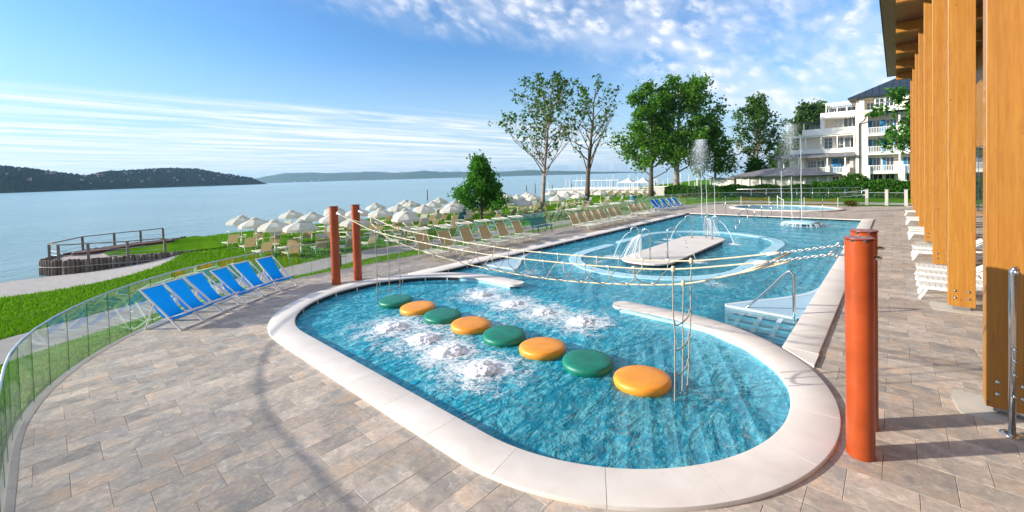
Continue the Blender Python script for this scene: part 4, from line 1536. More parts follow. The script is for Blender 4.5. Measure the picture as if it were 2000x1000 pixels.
roof = MB().box(-.54, 8.5, -3.0, 49.8, RZ + .30, RZ + .75).build('roof', 'dark_brown', port)
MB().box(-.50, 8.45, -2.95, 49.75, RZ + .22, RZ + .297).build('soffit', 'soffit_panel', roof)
for i in range(10):
    y0 = 2.97 + 5.75 * (i - 0)
    if y0 > 49.5: break
    MB().box(.02, 8.0, y0 - .22, y0 + .10, RZ - .28, RZ + .217).build('rafter', 'varnished_timber', roof)
MB().box(-.56, -.50, -3.02, 49.82, RZ + .20, RZ + .80).build('fascia', 'dark_brown', roof)
MB().box(-.5, 8.4, 49.755, 49.80, RZ + .20, RZ + .80).build('fascia', 'dark_brown', roof)
wl_ = MB().box(4.2, 4.5, -3, 49.6, 0, RZ + .2).build('back_wall', 'varnished_timber', port)
for i in range(17):
    MB().box(4.17, 4.197, -2 + 3 * i, .7 + 3 * i, .15, 4.6).build('window', 'window_glass', wl_)
MB().box(1.52, 1.60, 9.2, 9.32, 3.8, RZ).build('downpipe', 'dark_brown', port)

sh = thing('pool_shower', 'stainless steel shower pole with push valves beside the nearest timber column', 'shower', (1.09, 8.2, 0))
mb = MB(); mb.tube([(0, 0, .0), (0, 0, 2.05), (0, 0, 2.1), (.015, 0, 2.135), (.05, -.01, 2.15)], [.034, .034, .034, .036, .03], 14); mb.build('pole', 'steel', sh, True)
mb = MB(); mb.lathe([(.11, .0), (.11, .006), (.05, .012)], 20, (0, 0, .006)); mb.build('base_plate', 'steel', sh, True)
mb = MB(); mb.tube([(.02, -.02, 2.13), (.03, -.06, 2.09)], [.03, .036], 10); mb.build('shower_head', 'steel', sh, True)
for z in (.52, .80, .98, 1.12):
    mb = MB(); mb.tube([(0, -.03, z), (.02, -.075, z + .004)], [.016, .020], 8); mb.build('valve', 'steel', sh, True)

# ------------------------------------------------------------------ rails by the pool
hr1 = thing('pool_handrail', 'sloping stainless steel handrail above the steps by the right-hand coping', 'handrail')
pts = catmull([(-1.80, 11.80, -.55), (-1.80, 11.80, .30), (-1.80, 11.80, .86), (-1.83, 11.81, .98), (-1.95, 11.84, 1.0), (-2.4, 11.97, .45), (-2.96, 12.12, -.18), (-3.02, 12.14, -.4)], 6)
mb = MB(); mb.tube([tuple(p) for p in pts], .031, 12); mb.build('rail', 'steel', hr1, True)
hr2 = thing('stair_handrail', 'stepped stainless handrail climbing the far shallow entry', 'handrail')
tops = [(-7.30, 28.4, .38), (-7.30, 29.3, .75), (-7.30, 31.2, .88), (-7.30, 33.1, 1.05), (-7.30, 35.2, 1.2)]
for (x, y, z) in tops:
    mb = MB(); mb.tube([(x, y, -.9 + .11 * (y - 28)), (x, y, z)], .024, 8); mb.build('post', 'steel', hr2, True)
for a, b in zip(tops[:-1], tops[1:]):
    mb = MB(); mb.tube([a, (b[0], b[1] - .2, b[2])], .024, 8); mb.build('rail', 'steel', hr2, True)
for k, (x, y, h) in enumerate(((-10.05, 36.25, 1.35), (-8.55, 37.0, 1.0), (-6.9, 36.3, .9), (-5.13, 36.5, 1.15), (-3.84, 36.75, 1.2))):
    t_ = thing('deck_pole', '%s slim steel pole from the left along the far pool edge' % ORD[k], 'pole', (x, y, 0), 0, 'slim poles at the far pool edge')
    mb = MB(); mb.tube([(0, 0, 0), (0, 0, h)], .022, 8); mb.build('pole', 'steel', t_, True)
    mb = MB(); mb.lathe([(.05, 0), (.05, .012)], 10, (0, 0, .002)); mb.build('foot', 'steel', t_)
    mb = MB(); mb.lathe([(.022, h), (.035, h + .02), (.03, h + .06), (.005, h + .08)], 10); mb.build('cap', 'steel', t_, True)

# mushroom spout and foam in the shallow end
ms = thing('water_mushroom', 'low round fountain dome shedding a sheet of water in the shallows', 'fountain', (-4.35, 31.6, WATER_Z))
mb = MB(); mb.lathe([(.12, -.6), (.14, .10), (.95, .16), (1.02, .20), (.6, .27), (.05, .30)], 32); mb.build('dome', 'mosaic_light', ms, True)
mb = MB(); rr = random.Random(8)
for j in range(150):
    an = rr.uniform(0, 6.28)
    mb.tube([(1.02 * math.cos(an), 1.02 * math.sin(an), .2), (1.12 * math.cos(an), 1.12 * math.sin(an), .1), (1.18 * math.cos(an), 1.18 * math.sin(an), .0)], .012, 4, False)
mb.build('water_skirt', 'spray', ms)['kind'] = 'stuff'
mb = MB(); mb.disc(1.9, 32, (0, 0, .024)); mb.build('foam_patch', 'foam', ms)

for k, (x, y, r_, lab) in enumerate(((-8.9, 14.8, 1.5, 'thin white foam drifting at the near west bend of the flow channel'), (-6.9, 14.6, 1.4, 'white foam ring spreading below the near end of the island'),
                                     (-9.9, 11.9, 1.6, 'thin foam in the open water beyond the left tongue'), (-4.3, 14.1, 1.3, 'thin foam outside the near east bend of the channel'),
                                     (-9.6, 30.6, 1.3, 'pale foam in the far west shallows'), (-7.6, 29.8, 1.0, 'pale foam by the far stair rail'), (-8.9, 20.8, 1.3, 'white foam west of the island'),
                                     (-7.4, 7.0, 2.6, 'broad thin foam between the two rows of bubble mounds'))):
    mb = MB(); mb.disc(r_, 32); o = mb.build('foam', 'foam_thin', None, loc=(x, y, WATER_Z + .019))
    tag(o, lab, 'foam', 'foam on the pool water', 'stuff')

# ------------------------------------------------------------------ sky-high fountain jets with mist
def geyser(x, y, jets, top, seed, label, mist):
    t_ = thing('fountain_jet', label, 'fountain', (x, y, WATER_Z), 0, 'tall fountain jets')
    g_ = np.random.default_rng(seed)
    for (dx_, dy_, h) in jets:
        pts = [(dx_ + g_.normal(0, .012), dy_ + g_.normal(0, .012), h * i / 10) for i in range(11)]
        mb = MB(); mb.tube(pts, [.030 - .012 * i / 10 for i in range(11)], 5); mb.build('jet', 'spray', t_, True)
    n_ = mist
    hz_ = top * (1 - np.abs(g_.normal(0, .26, n_))) * .99
    wdt = .16 + .50 * (1 - hz_ / top) ** .8
    px_ = g_.normal(.0, 1, n_) * wdt - .5 * (1 - hz_ / top); py_ = g_.normal(0, 1, n_) * wdt
    ok = hz_ > .15
    hz_, px_, py_ = hz_[ok], px_[ok], py_[ok]; n_ = len(hz_)
    sz = g_.uniform(.006, .020, n_)
    dirs_ = np.array([[1, 0, -.5], [-1, 0, -.5], [0, 1, .5], [0, -1, .5]]) * 1.0
    c_ = np.stack([px_, py_, hz_], 1)
    v_ = (c_[:, None, :] + dirs_[None] * sz[:, None, None]).reshape(-1, 3)
    f_ = (np.arange(n_)[:, None, None] * 4 + np.array([[0, 2, 1], [0, 1, 3], [0, 3, 2], [1, 2, 3]])[None]).reshape(-1, 3)
    me_ = bpy.data.meshes.new('mist'); me_.from_pydata(v_.tolist(), [], f_.tolist()); me_.materials.append(MATS['spray'])
    obj('mist', me_, t_)['kind'] = 'stuff'


geyser(-10.9, 33.3, [(0, 0, 3.6), (.35, .05, 3.2), (.9, .1, 3.0)], 6.0, 3, 'tall misty fountain jet in front of the dense green trees', 7500)
geyser(-5.25, 34.0, [(0, 0, 3.0), (.5, .3, 5.6), (-.6, 0, 3.4)], 6.6, 4, 'tall misty fountain jet in front of the white hotel', 5500)

# ------------------------------------------------------------------ furniture
def make_deck_chair():
    """faces +x, front ground bar on the y axis at x = 0"""
    t_ = thing('deck_chair', '', 'deck chair')
    W2 = .31
    head, foot = Vector((-1.10, 0, .97)), Vector((0, 0, .02))
    seat_f, rear = Vector((.02, 0, .40)), Vector((-.98, 0, .03))
    for s in (-1, 1):
        y = s * W2
        mb = MB(); mb.bar((head.x, y, head.z), (foot.x, y, foot.z), .022, .045, (0, 1, 0)); mb.build('long_rail', 'white_metal', t_)
        y2 = s * (W2 - .035)
        mb = MB(); mb.bar((seat_f.x, y2, seat_f.z), (-.62, y2, .22), .02, .04, (0, 1, 0)); mb.build('seat_rail', 'white_metal', t_)
        mb = MB(); mb.bar((-.70, y + s * .025, .62), (-.96, y + s * .025, .03), .02, .035, (0, 1, 0)); mb.build('rear_leg', 'white_metal', t_)
        mb = MB(); mb.bar((-.62, y2, .22), (-.98, y2, .03), .02, .035, (0, 1, 0)); mb.build('rear_stay', 'white_metal', t_)
    for p, w_ in ((head, W2), (foot, W2), (rear, W2 + .03), (seat_f, W2 - .02)):
        mb = MB(); mb.bar((p.x, -w_ - .01, p.z), (p.x, w_ + .01, p.z), .03, .03); mb.build('cross_bar', 'white_metal', t_)
    n_ = 18
    prof_ = [tuple(p) for p in catmull([(head.x, 0, head.z), (-.88, 0, .68), (-.64, 0, .38), (-.40, 0, .245), (-.16, 0, .29), (.03, 0, .415)], 4)]
    vs, fs = [], []
    for (x, _, z) in prof_:
        for j in range(7):
            yy = (-1 + 2 * j / 6) * (W2 - .045)
            vs.append((x, yy, z - .018 * (1 - (j / 3 - 1) ** 2)))
    for i in range(len(prof_) - 1):
        for j in range(6): fs.append((i * 7 + j, i * 7 + 7 + j, i * 7 + 8 + j, i * 7 + 1 + j))
    mb = MB(); mb.add(vs, fs); o_ = mb.build('sling', 'blue_fabric', t_, True)
    return t_


dc = make_deck_chair()
DCH = [((-12.77, 2.08), (-13.09, 2.56)), ((-13.17, 2.59), (-13.56, 3.11)), ((-13.64, 3.15), (-13.97, 3.59)), ((-13.94, 3.79), (-14.30, 4.29)), ((-14.40, 4.35), (-14.71, 4.91)), ((-14.71, 4.99), (-14.91, 5.54))]
for k, (a, b) in enumerate(DCH):
    c_ = dc if k == 0 else copy_tree(dc)
    m_ = (Vector(a) + Vector(b)) / 2; d = Vector(b) - Vector(a)
    c_.location = (m_.x, m_.y, 0); c_.rotation_euler = (0, 0, math.atan2(d.y, d.x) - math.pi / 2)
    tag(c_, '%s blue sling deck chair from the left, by the curved glass fence' % ORD[k], 'deck chair', 'blue deck chairs by the near fence')
for k, (x, y) in enumerate(((-15.35, 36.5), (-15.4, 37.45), (-15.2, 38.35), (-15.1, 39.6), (-14.95, 40.5))):
    c_ = copy_tree(dc); c_.location = (x, y, 0); c_.rotation_euler = (0, 0, -.25)
    tag(c_, '%s blue deck chair from the left in the far row beyond the loungers' % ORD[k], 'deck chair', 'blue deck chairs at the far end')


def make_lounger(canopy):
    """head at the origin side, feet towards +x, length 1.9"""
    t_ = thing('sun_lounger', '', 'lounger')
    W2 = .32
    for s in (-1, 1):
        mb = MB(); mb.tube([(.42, s * W2, .33), (1.90, s * W2, .33)], .016, 6); mb.build('side_rail', 'cream_metal', t_, True)
        for x0, x1 in ((.50, .40), (1.62, 1.74)):
            mb = MB(); mb.tube([(x0, s * W2, .33), (x1, s * W2, .0)], .014, 6); mb.build('leg', 'cream_metal', t_, True)
        mb = MB(); mb.tube([(.52, s * W2, .34), (.12, s * W2, .98)], .015, 6); mb.build('back_rail', 'cream_metal', t_, True)
    for (x, z) in ((1.90, .33), (.12, .98), (.40, .02), (1.74, .02)):
        mb = MB(); mb.tube([(x, -W2, z), (x, W2, z)], .014, 6); mb.build('cross_bar', 'cream_metal', t_, True)
    s_ = MB(); s_.add([(.56, -W2 + .01, .345), (1.89, -W2 + .01, .345), (1.89, W2 - .01, .345), (.56, W2 - .01, .345), (1.2, -W2 + .01, .33), (1.2, W2 - .01, .33)], [(0, 4, 5, 3), (4, 1, 2, 5)])
    o_ = s_.build('seat_sling', 'cream_fabric', t_)
    s_ = MB(); s_.add([(.52, -W2 + .02, .36), (.13, -W2 + .02, .97), (.13, W2 - .02, .97), (.52, W2 - .02, .36)], [(0, 1, 2, 3)])
    o_ = s_.build('back_sling', 'tan_fabric', t_)
    if canopy:
        if canopy == 1: A, B_ = (-.12, 1.27), (.46, 1.21)        # held flat above the head
        elif canopy == 2: A, B_ = (.04, 1.02), (-.10, 1.50)       # folded up behind
        else: A, B_ = (-.10, 1.10), (.30, 1.32)
        for s in (-1, 1):
            mb = MB(); mb.tube([(.17, s * (W2 + .012), .90), (A[0], s * (W2 + .012), A[1]), (B_[0], s * (W2 + .012), B_[1])], .020, 6); mb.build('canopy_arm', 'cream_metal', t_, True)
        s_ = MB(); s_.add([(A[0], -W2, A[1]), (B_[0], -W2, B_[1]), (B_[0], W2, B_[1]), (A[0], W2, A[1])], [(0, 1, 2, 3)])
        o_ = s_.build('sun_canopy', 'canopy_grey' if canopy > 1 else 'cream_fabric', t_)
    return t_


LG = {k: make_lounger(k) for k in (0, 1, 2, 3)}
LG_used = set()


def place_lounger(kind, x, y, z, rz, label, group):
    o = LG[kind] if kind not in LG_used else copy_tree(LG[kind])
    LG_used.add(kind)
    o.location = (x, y, z); o.rotation_euler = (0, 0, rz)
    tag(o, label, 'lounger', group)


for k, y in enumerate((11.35, 12.6, 13.9, 15.1, 16.35, 17.55)):
    place_lounger(1, -16.08 + .04 * k, y, 0, -.10, '%s cream lounger with raised sun canopy from the left, before the green bench' % ORD[k], 'canopied loungers by the pool')
for k, y in enumerate((22.6, 23.5, 24.5, 25.4, 26.35, 27.6, 28.6)):
    place_lounger(0 if k % 3 else 1, -15.55 - .02 * k, y, 0, -.10, '%s tan-backed lounger from the left in the long row after the green bench' % ORD[k], 'loungers after the bench')
for k, y in enumerate((31.1, 32.1, 33.2)):
    place_lounger(0 if k else 1, -15.8, y, 0, -.10, '%s tan-backed lounger in the short row before the far blue deck chairs' % ORD[k], 'loungers before the far deck chairs')

# slatted white loungers under the portico
def make_slatted():
    t_ = thing('slatted_lounger', '', 'lounger')
    for s in (-1, 1):
        MB().box(.05, 1.9, s * .30 - .02, s * .30 + .02, .27, .33).build('side_rail', 'white_trim', t_)
        for x in (.16, 1.65):
            mb = MB(); mb.bar((x, s * .30, .27), (x - .14, s * .30, .0), .05, .04, (0, 1, 0)); mb.build('leg', 'white_trim', t_)
    for i in range(12):
        x = .02 + .105 * i
        MB().box(x, x + .09, -.33, .33, .333, .352).build('slat', 'slat_white', t_)
    mb = MB(); mb.bar((1.30, 0, .35), (1.88, 0, .72), .62, .03, (0, 0, 1)); mb.build('backrest', 'slat_white', t_)
    return t_


sl = make_slatted()
for k, y in enumerate((15.55, 16.45, 17.35, 18.25, 21.6, 22.6, 27.4, 28.4, 29.4, 34.0, 35.1, 40.0)):
    o = sl if k == 0 else copy_tree(sl)
    o.location = (.42, y, 0)
    tag(o, '%s white slatted lounger counted from the nearest, between the timber columns' % ORD[k], 'lounger', 'white loungers under the portico')

# green bench
bn = thing('park_bench', 'dark green park bench with iron legs at the edge of the deck', 'bench', (-15.75, 19.95, 0), R(-85))
for s in (-.72, .72):
    mb = MB()
    mb.tube([tuple(p) for p in catmull([(s, .22, .0), (s, .24, .12), (s, .16, .26), (s, .22, .40), (s, .0, .42), (s, -.20, .40), (s, -.14, .22), (s, -.26, .04), (s, -.30, .0)], 4)], .022, 6)
    mb.tube([(s, -.20, .40), (s, -.30, .62), (s, -.36, .88)], .022, 6); mb.build('leg', 'black_iron', bn, True)
for i in range(5):
    y = .20 - .095 * i; MB().box(-.85, .85, y - .038, y + .038, .430, .462).build('seat_slat', 'green_bench', bn)
for i in range(4):
    z = .54 + .095 * i; y = -.245 - .028 * i
    mb = MB(); mb.bar((-.85, y, z), (.85, y, z), .085, .028, (0, .96, .28)); mb.build('back_slat', 'green_bench', bn)

# bins
def bin_(x, y, z, r, h, mat, label):
    t_ = thing('litter_bin', label, 'bin', (x, y, z), 0, 'litter bins')
    mb = MB(); mb.lathe([(r * .92, .0), (r, .05), (r, h), (r * .85, h), (r * .8, h * .4)], 20); smooth_angle(mb.build('body', mat, t_), 40)
    mb = MB(); mb.lathe([(r * 1.05, h + .01), (r * 1.05, h + .05), (r * .7, h + .06)], 20); mb.build('rim', 'aluminium', t_)
    MB().box(-r * .2, r * .2, -r * .2, r * .2, -.05, .02).build('foot', 'dark_grey', t_)


bin_(-20.35, 9.45, gh(-20.35, 9.45) + .0, .24, 1.0, 'dark_grey', 'dark cylindrical bin by the lawn path behind the red posts')
bin_(-32.9, 28.6, gh(-32.9, 28.6), .42, 1.35, 'bin_teal', 'blue-green bin on the lawn left of the small round tree')
bin_(-17.6, 35.6, gh(-17.6, 35.6), .30, 1.5, 'bin_teal', 'teal bin behind the far blue deck chairs')

# ------------------------------------------------------------------ umbrellas and loungers on the lawn
def make_umbrella(seed):
    t_ = thing('sun_umbrella', '', 'umbrella')
    rr = random.Random(seed)
    mb = MB(); mb.tube([(0, 0, 0), (0, 0, 2.14)], .022, 8); mb.build('pole', 'cream_metal', t_, True)
    n_ = 8; Rr = 1.0
    prof_ = [(.10, 2.13), (.28, 2.09), (.55, 2.00), (.82, 1.885), (Rr, 1.75)]
    vs, fs = [], []
    seg = n_ * 4
    for (r_, z) in prof_:
        for k in range(seg):
            an = 2 * math.pi * k / seg; ph = (k % 4) / 4
            sag = math.sin(ph * math.pi) * .06 * (r_ / Rr) ** 1.2
            rr_ = r_ * (1 - .05 * math.sin(ph * math.pi))
            vs.append((rr_ * math.cos(an), rr_ * math.sin(an), z - sag * .6))
    for k in range(seg):
        an = 2 * math.pi * k / seg; ph = (k % 4) / 4
        rr_ = Rr * (1 - .05 * math.sin(ph * math.pi)) + .015
        vs.append((rr_ * math.cos(an), rr_ * math.sin(an), 1.75 - .15 - .05 * math.sin(ph * math.pi * 2) ** 2 + rr.uniform(-.02, .02)))
    nr = len(prof_) + 1
    for i in range(nr - 1):
        for k in range(seg):
            k2 = (k + 1) % seg
            fs.append((i * seg + k, (i + 1) * seg + k, (i + 1) * seg + k2, i * seg + k2))
    mb = MB(); mb.add(vs, fs); mb.build('canopy', 'umbrella_cloth', t_, False)
    mb = MB(); mb.lathe([(.30, 2.13), (.20, 2.20), (.06, 2.25), (.02, 2.28)], 12); mb.build('vent_cap', 'umbrella_cloth', t_)
    for k in range(n_):
        an = 2 * math.pi * k / n_
        mb = MB(); mb.tube([(0, 0, 2.05), (Rr * .97 * math.cos(an), Rr * .97 * math.sin(an), 1.68)], .009, 4); mb.build('rib', 'cream_metal', t_)
    mb = MB(); mb.lathe([(.24, .62), (.24, .65)], 16); mb.build('tray_table', 'cream_fabric', t_)
    mb = MB(); mb.lathe([(.05, .0), (.05, .60)], 10); mb.build('sleeve', 'slat_white', t_, True)
    return t_


UT = [(-35.9, 9.6), (-33.0, 9.8), (-29.9, 9.9), (-27.8, 10.7), (-37.9, 13.9), (-33.7, 13.8), (-30.8, 14.2), (-26.7, 13.7), (-36.5, 16.9), (-33.7, 17.6), (-31.0, 18.2), (-28.3, 18.9),
      (-39.9, 22.9), (-34.8, 22.2), (-31.2, 22.5), (-28.3, 23.4), (-38.3, 26.2), (-35.0, 26.4), (-32.3, 27.1), (-39.9, 31.1), (-35.9, 30.9), (-31.9, 35.1), (-29.0, 33.6), (-39.8, 42.6),
      (-32.1, 39.2), (-29.6, 40.4), (-39.5, 46.9), (-29.3, 44.7), (-38.6, 51.1), (-35.0, 52.2), (-31.3, 53.2), (-40.3, 18.6), (-41.0, 27.2), (-37.5, 34.0), (-35.2, 39.8), (-36.0, 43.2), (-33.2, 47.5), (-36.2, 35.6), (-26.0, 17.2)]
rowsY = [(8, 11.5), (12.5, 15), (16, 19.6), (21, 24.5), (25, 28), (30, 36), (38, 43.5), (44, 48), (50, 55)]
um = [make_umbrella(1)]
first = True
jr = random.Random(17)
for r_i, (ya, yb) in enumerate(rowsY):
    row = sorted([p for p in UT if ya <= p[1] < yb])
    for c_i, (x, y) in enumerate(row):
        u_ = um[0] if first else copy_tree(um[0]); first = False
        z = gh(x, y)
        u_.location = (x, y, z); u_.rotation_euler = (R(jr.uniform(-4, 4)), R(jr.uniform(-5, 5)), jr.uniform(0, .8))
        tag(u_, '%s cream umbrella from the lake in the %s row counted from the jetty' % (ORD[c_i], ORD[r_i]), 'umbrella', 'cream umbrellas on the lawn')
        for s, wd in ((-1, 'jetty'), (1, 'far')):
            lx, ly = x + 1.35 + jr.uniform(-.15, .15), y + s * .78 + jr.uniform(-.08, .08)
            kind = jr.choice((2, 2, 3, 0, 3, 1))
            place_lounger(kind, lx, ly, gh(lx - .8, ly), math.pi + jr.uniform(-.22, .22),
                          'tan-backed lounger on the %s side of the %s umbrella, %s row from the jetty' % (wd, ORD[c_i], ORD[r_i]), 'loungers on the lawn')
for k, (x, y) in enumerate(((-29.5, 47.6), (-28.4, 50.2), (-27.6, 52.6), (-27.2, 55.4), (-34.3, 34.6), (-28.2, 29.2), (-28.5, 36.6))):
    place_lounger(jr.choice((0, 2, 3)), x, y, gh(x, y), math.pi + jr.uniform(-.2, .2), '%s tan-backed lounger standing without an umbrella on the lawn, from the near end' % ORD[k], 'loungers without umbrellas')

# ------------------------------------------------------------------ trees
def leaf_mesh(name, centers, size, mat, g_, up=.35):
    n_ = len(centers)
    c_ = np.array(centers)
    nrm_ = g_.normal(0, 1, (n_, 3)); nrm_[:, 2] += up * 2 * g_.random(n_); nrm_ /= np.linalg.norm(nrm_, axis=1)[:, None]
    a = np.cross(nrm_, g_.normal(0, 1, (n_, 3))); a /= np.linalg.norm(a, axis=1)[:, None]
    b = np.cross(nrm_, a)
    s = size * g_.uniform(.6, 1.3, n_)[:, None]
    v_ = np.empty((n_, 5, 3))
    v_[:, 0] = c_ - a * s * .55; v_[:, 1] = c_ + b * s * .42 - a * s * .05 + nrm_ * s * .12
    v_[:, 2] = c_ + a * s * .6 - nrm_ * s * .1; v_[:, 3] = c_ - b * s * .42 - a * s * .05 + nrm_ * s * .12
    v_[:, 4] = c_
    f_ = (np.arange(n_)[:, None, None] * 5 + np.array([[0, 4, 1], [1, 4, 2], [2, 4, 3], [3, 4, 0]])[None]).reshape(-1, 3)
    me_ = bpy.data.meshes.new(name); me_.from_pydata(v_.reshape(-1, 3).tolist(), [], f_.tolist())
    me_.materials.append(MATS[mat])
    at_ = me_.attributes.new('rnd', 'FLOAT', 'FACE'); at_.data.foreach_set('value', np.repeat(g_.random(n_), 4).astype(np.float32))
    return me_


def tree(name, label, base, H, tr, first, env, nprim, nsec, leaves, lsize, crad, seed, leaf='leaf_plane', bark='bark', lean=(0, 0), rise=.22, brown=0., upw=.5, group=None):
    t_ = thing(name, label, 'tree', base, 0, group)
    g_ = np.random.default_rng(seed)
    wood = MB()
    tp = []
    for i in range(9):
        s = i / 8
        tp.append(Vector((lean[0] * s ** 1.4 + g_.normal(0, .012) * H * .4 * s, lean[1] * s ** 1.4 + g_.normal(0, .012) * H * .4 * s, H * .96 * s - .1)))
    wood.tube([tuple(p) for p in tp], [tr * (1.25 - .25 * min(1, i)) * (1 - .90 * (i / 8)) + .015 for i in range(9)], 10)
    tpc = np.array([tuple(p) for p in tp]); ts = np.linspace(0, 1, 9)
    ex, er = zip(*env)
    cl = []
    for k in range(nprim):
        hf = first + (.92 - first) * ((k + g_.random() * .7) / nprim)
        az = k * 2.39996 + g_.normal(0, .35)
        o = Vector([np.interp(hf, ts, tpc[:, j]) for j in range(3)])
        hz_ = min(.985, hf + rise * (1 - hf) * g_.uniform(.5, 1.2) + .04)
        L_ = np.interp(hz_, ex, er) * g_.uniform(.52, 1.12)
        e = Vector((o.x + math.cos(az) * L_, o.y + math.sin(az) * L_, H * hz_ + L_ * upw * .25))
        m1 = o.lerp(e, .4) + Vector((g_.normal(0, .05), g_.normal(0, .05), -.04)) * L_
        m2 = o.lerp(e, .72) + Vector((g_.normal(0, .05), g_.normal(0, .05), -.02)) * L_
        r0 = tr * .33 * (1 - hf * .65) + .012
        wood.tube([tuple(o), tuple(m1), tuple(m2), tuple(e)], [r0, r0 * .65, r0 * .4, .012], 6)
        cpts = [o, m1, m2, e]
        for j in range(nsec):
            s = g_.uniform(.28, 1.0)
            ii = min(2, int(s * 3)); p = cpts[ii].lerp(cpts[ii + 1], s * 3 - ii)
            dv = Vector((g_.normal(0, 1), g_.normal(0, 1), g_.normal(.35 + upw * .5, .6))).normalized() + (e - o).normalized() * .55
            l2 = L_ * g_.uniform(.16, .42) * (1.1 - .3 * s) + .25
            q = p + dv.normalized() * l2
            wood.tube([tuple(p), tuple(p.lerp(q, .5) + Vector((0, 0, .03))), tuple(q)], [r0 * .3, r0 * .2, .008], 4, False)
            for f_ in (.45, .75, 1.0):
                c_ = p.lerp(q, f_)
                m_ = g_.poisson(leaves * (1.0 if f_ > .5 else .7))
                if m_: cl.append(np.array(c_)[None] + g_.normal(0, crad, (m_, 3)))
        m_ = g_.poisson(leaves)
        if m_: cl.append(np.array(e)[None] + g_.normal(0, crad, (m_, 3)))
    o_ = wood.build('trunk', bark, t_, True)
    c_ = np.concatenate(cl)
    if brown:
        k_ = g_.random(len(c_)) < brown * (c_[:, 2] > H * .55)
        obj('faded_leaves', leaf_mesh('faded_leaves', c_[k_], lsize, 'leaf_brown', g_), t_)
        c_ = c_[~k_]
    obj('crown', leaf_mesh('crown', c_, lsize, leaf, g_), t_)
    return t_


zl = -1.1
ENV_SP = [(0, .5), (.25, 3.0), (.38, 4.6), (.5, 4.7), (.7, 4.2), (.85, 3.0), (1, 1.2)]
tree('round_tree', 'small round leafy tree standing alone among the umbrellas', (-32.5, 30.9, gh(-32.5, 30.9)), 6.6, .13, .07,
     [(0, 2.1), (.14, 2.7), (.32, 2.6), (.6, 1.7), (.8, .9), (1, .15)], 40, 7, 12, .27, .28, 3, 'leaf_small', rise=.10)
tree('plane_tree', 'tall thin-leaved tree with a pale trunk, left of the two sparse trees', (-33.0, 42.0, gh(-33, 42)), 17.0, .28, .25,
     [(0, .5), (.25, 5.0), (.4, 6.0), (.55, 5.8), (.75, 4.8), (.9, 3.4), (1, 1.8)], 36, 10, 2.1, .36, .22, 5, 'leaf_sparse', 'bark_pale', (1.4, 1.0), .34, .14, .8, 'trees along the lawn')
tree('plane_tree', 'almost bare spreading tree with a dark forked trunk, right of the pale-trunked tree', (-33.8, 53.7, gh(-33.8, 53.7)), 17.8, .38, .24,
     [(0, .5), (.25, 5.0), (.45, 6.4), (.6, 6.4), (.8, 5.6), (1, 3.0)], 22, 9, 1.15, .42, .22, 8, 'leaf_sparse', 'bark', (1.0, 1.3), .42, .05, .9, 'trees along the lawn')
tree('plane_tree', 'dense dark green tree on the left of the leafy pair by the lake', (-33.5, 75.0, gh(-33.5, 75)), 20.8, .40, .16,
     [(0, 3.5), (.2, 6.4), (.35, 6.6), (.5, 5.2), (.7, 4.4), (.88, 3.0), (1, 1.2)], 24, 9, 15, .46, .48, 13, 'leaf_plane', 'bark', (.5, .5), .12, 0, .3, 'trees along the lawn')
tree('plane_tree', 'largest dense green tree, right of the leafy pair by the lake', (-30.8, 80.1, gh(-30.8, 80.1)), 21.6, .55, .20,
     [(0, 2.5), (.2, 5.4), (.35, 7.2), (.55, 7.2), (.75, 6.4), (.9, 5.0), (1, 2.4)], 30, 11, 13, .48, .50, 23, 'leaf_plane', 'bark_pale', (.8, 1.0), .2, 0, .5, 'trees along the lawn')
tree('plane_tree', 'drooping dark tree behind the misty fountain, right of the leafy pair', (-26.2, 88.0, gh(-26.2, 88)), 13.4, .25, .20,
     [(0, 2), (.2, 3.6), (.4, 3.9), (.6, 3.2), (.8, 2.2), (1, .6)], 24, 8, 8, .42, .40, 31, 'leaf_plane', 'bark', (0, 0), .15, 0, .2, 'trees along the lawn')
tree('plane_tree', 'pale-trunked upright tree between the leafy pair and the hotel', (-21.4, 99.5, -.6), 19.6, .42, .24,
     [(0, 2), (.25, 5.6), (.4, 6.0), (.6, 4.8), (.8, 3.2), (1, 1.2)], 40, 10, 4.2, .44, .34, 41, 'leaf_sparse', 'bark_pale', (0, 0), .12, 0, .9, 'trees along the lawn')
tree('round_tree', 'leafy tree rising behind the white hotel roof terrace', (-18.4, 152.5, -.6), 23.0, .5, .25,
     [(0, 3), (.3, 6), (.6, 6.2), (.85, 4.2), (1, 1.5)], 36, 8, 9, .75, .65, 47, 'leaf_far')
tree('young_tree', 'slender tree with spreading branches in front of the hotel balconies', (1.2, 63.0, -.15), 12.2, .16, .34,
     [(0, 1), (.3, 4.6), (.42, 4.4), (.6, 3.0), (.8, 2.6), (1, 1.2)], 15, 7, 7, .36, .26, 53, 'leaf_hedge', 'bark', (0, 0), .12, 0, .2)
tree('round_tree', 'low bright green tree below the upright tree beside the grey roof', (-20.2, 93, -.4), 5.6, .16, .2,
     [(0, 1.0), (.3, 2.0), (.6, 1.9), (1, .5)], 18, 6, 9, .42, .4, 61, 'leaf_hedge')
tree('round_tree', 'distant soft green tree left of the hotel veranda', (-21, 128, -.4), 9.5, .25, .2,
     [(0, 2.0), (.3, 4.2), (.6, 3.6), (1, .8)], 18, 6, 9, .7, .6, 67, 'leaf_far')


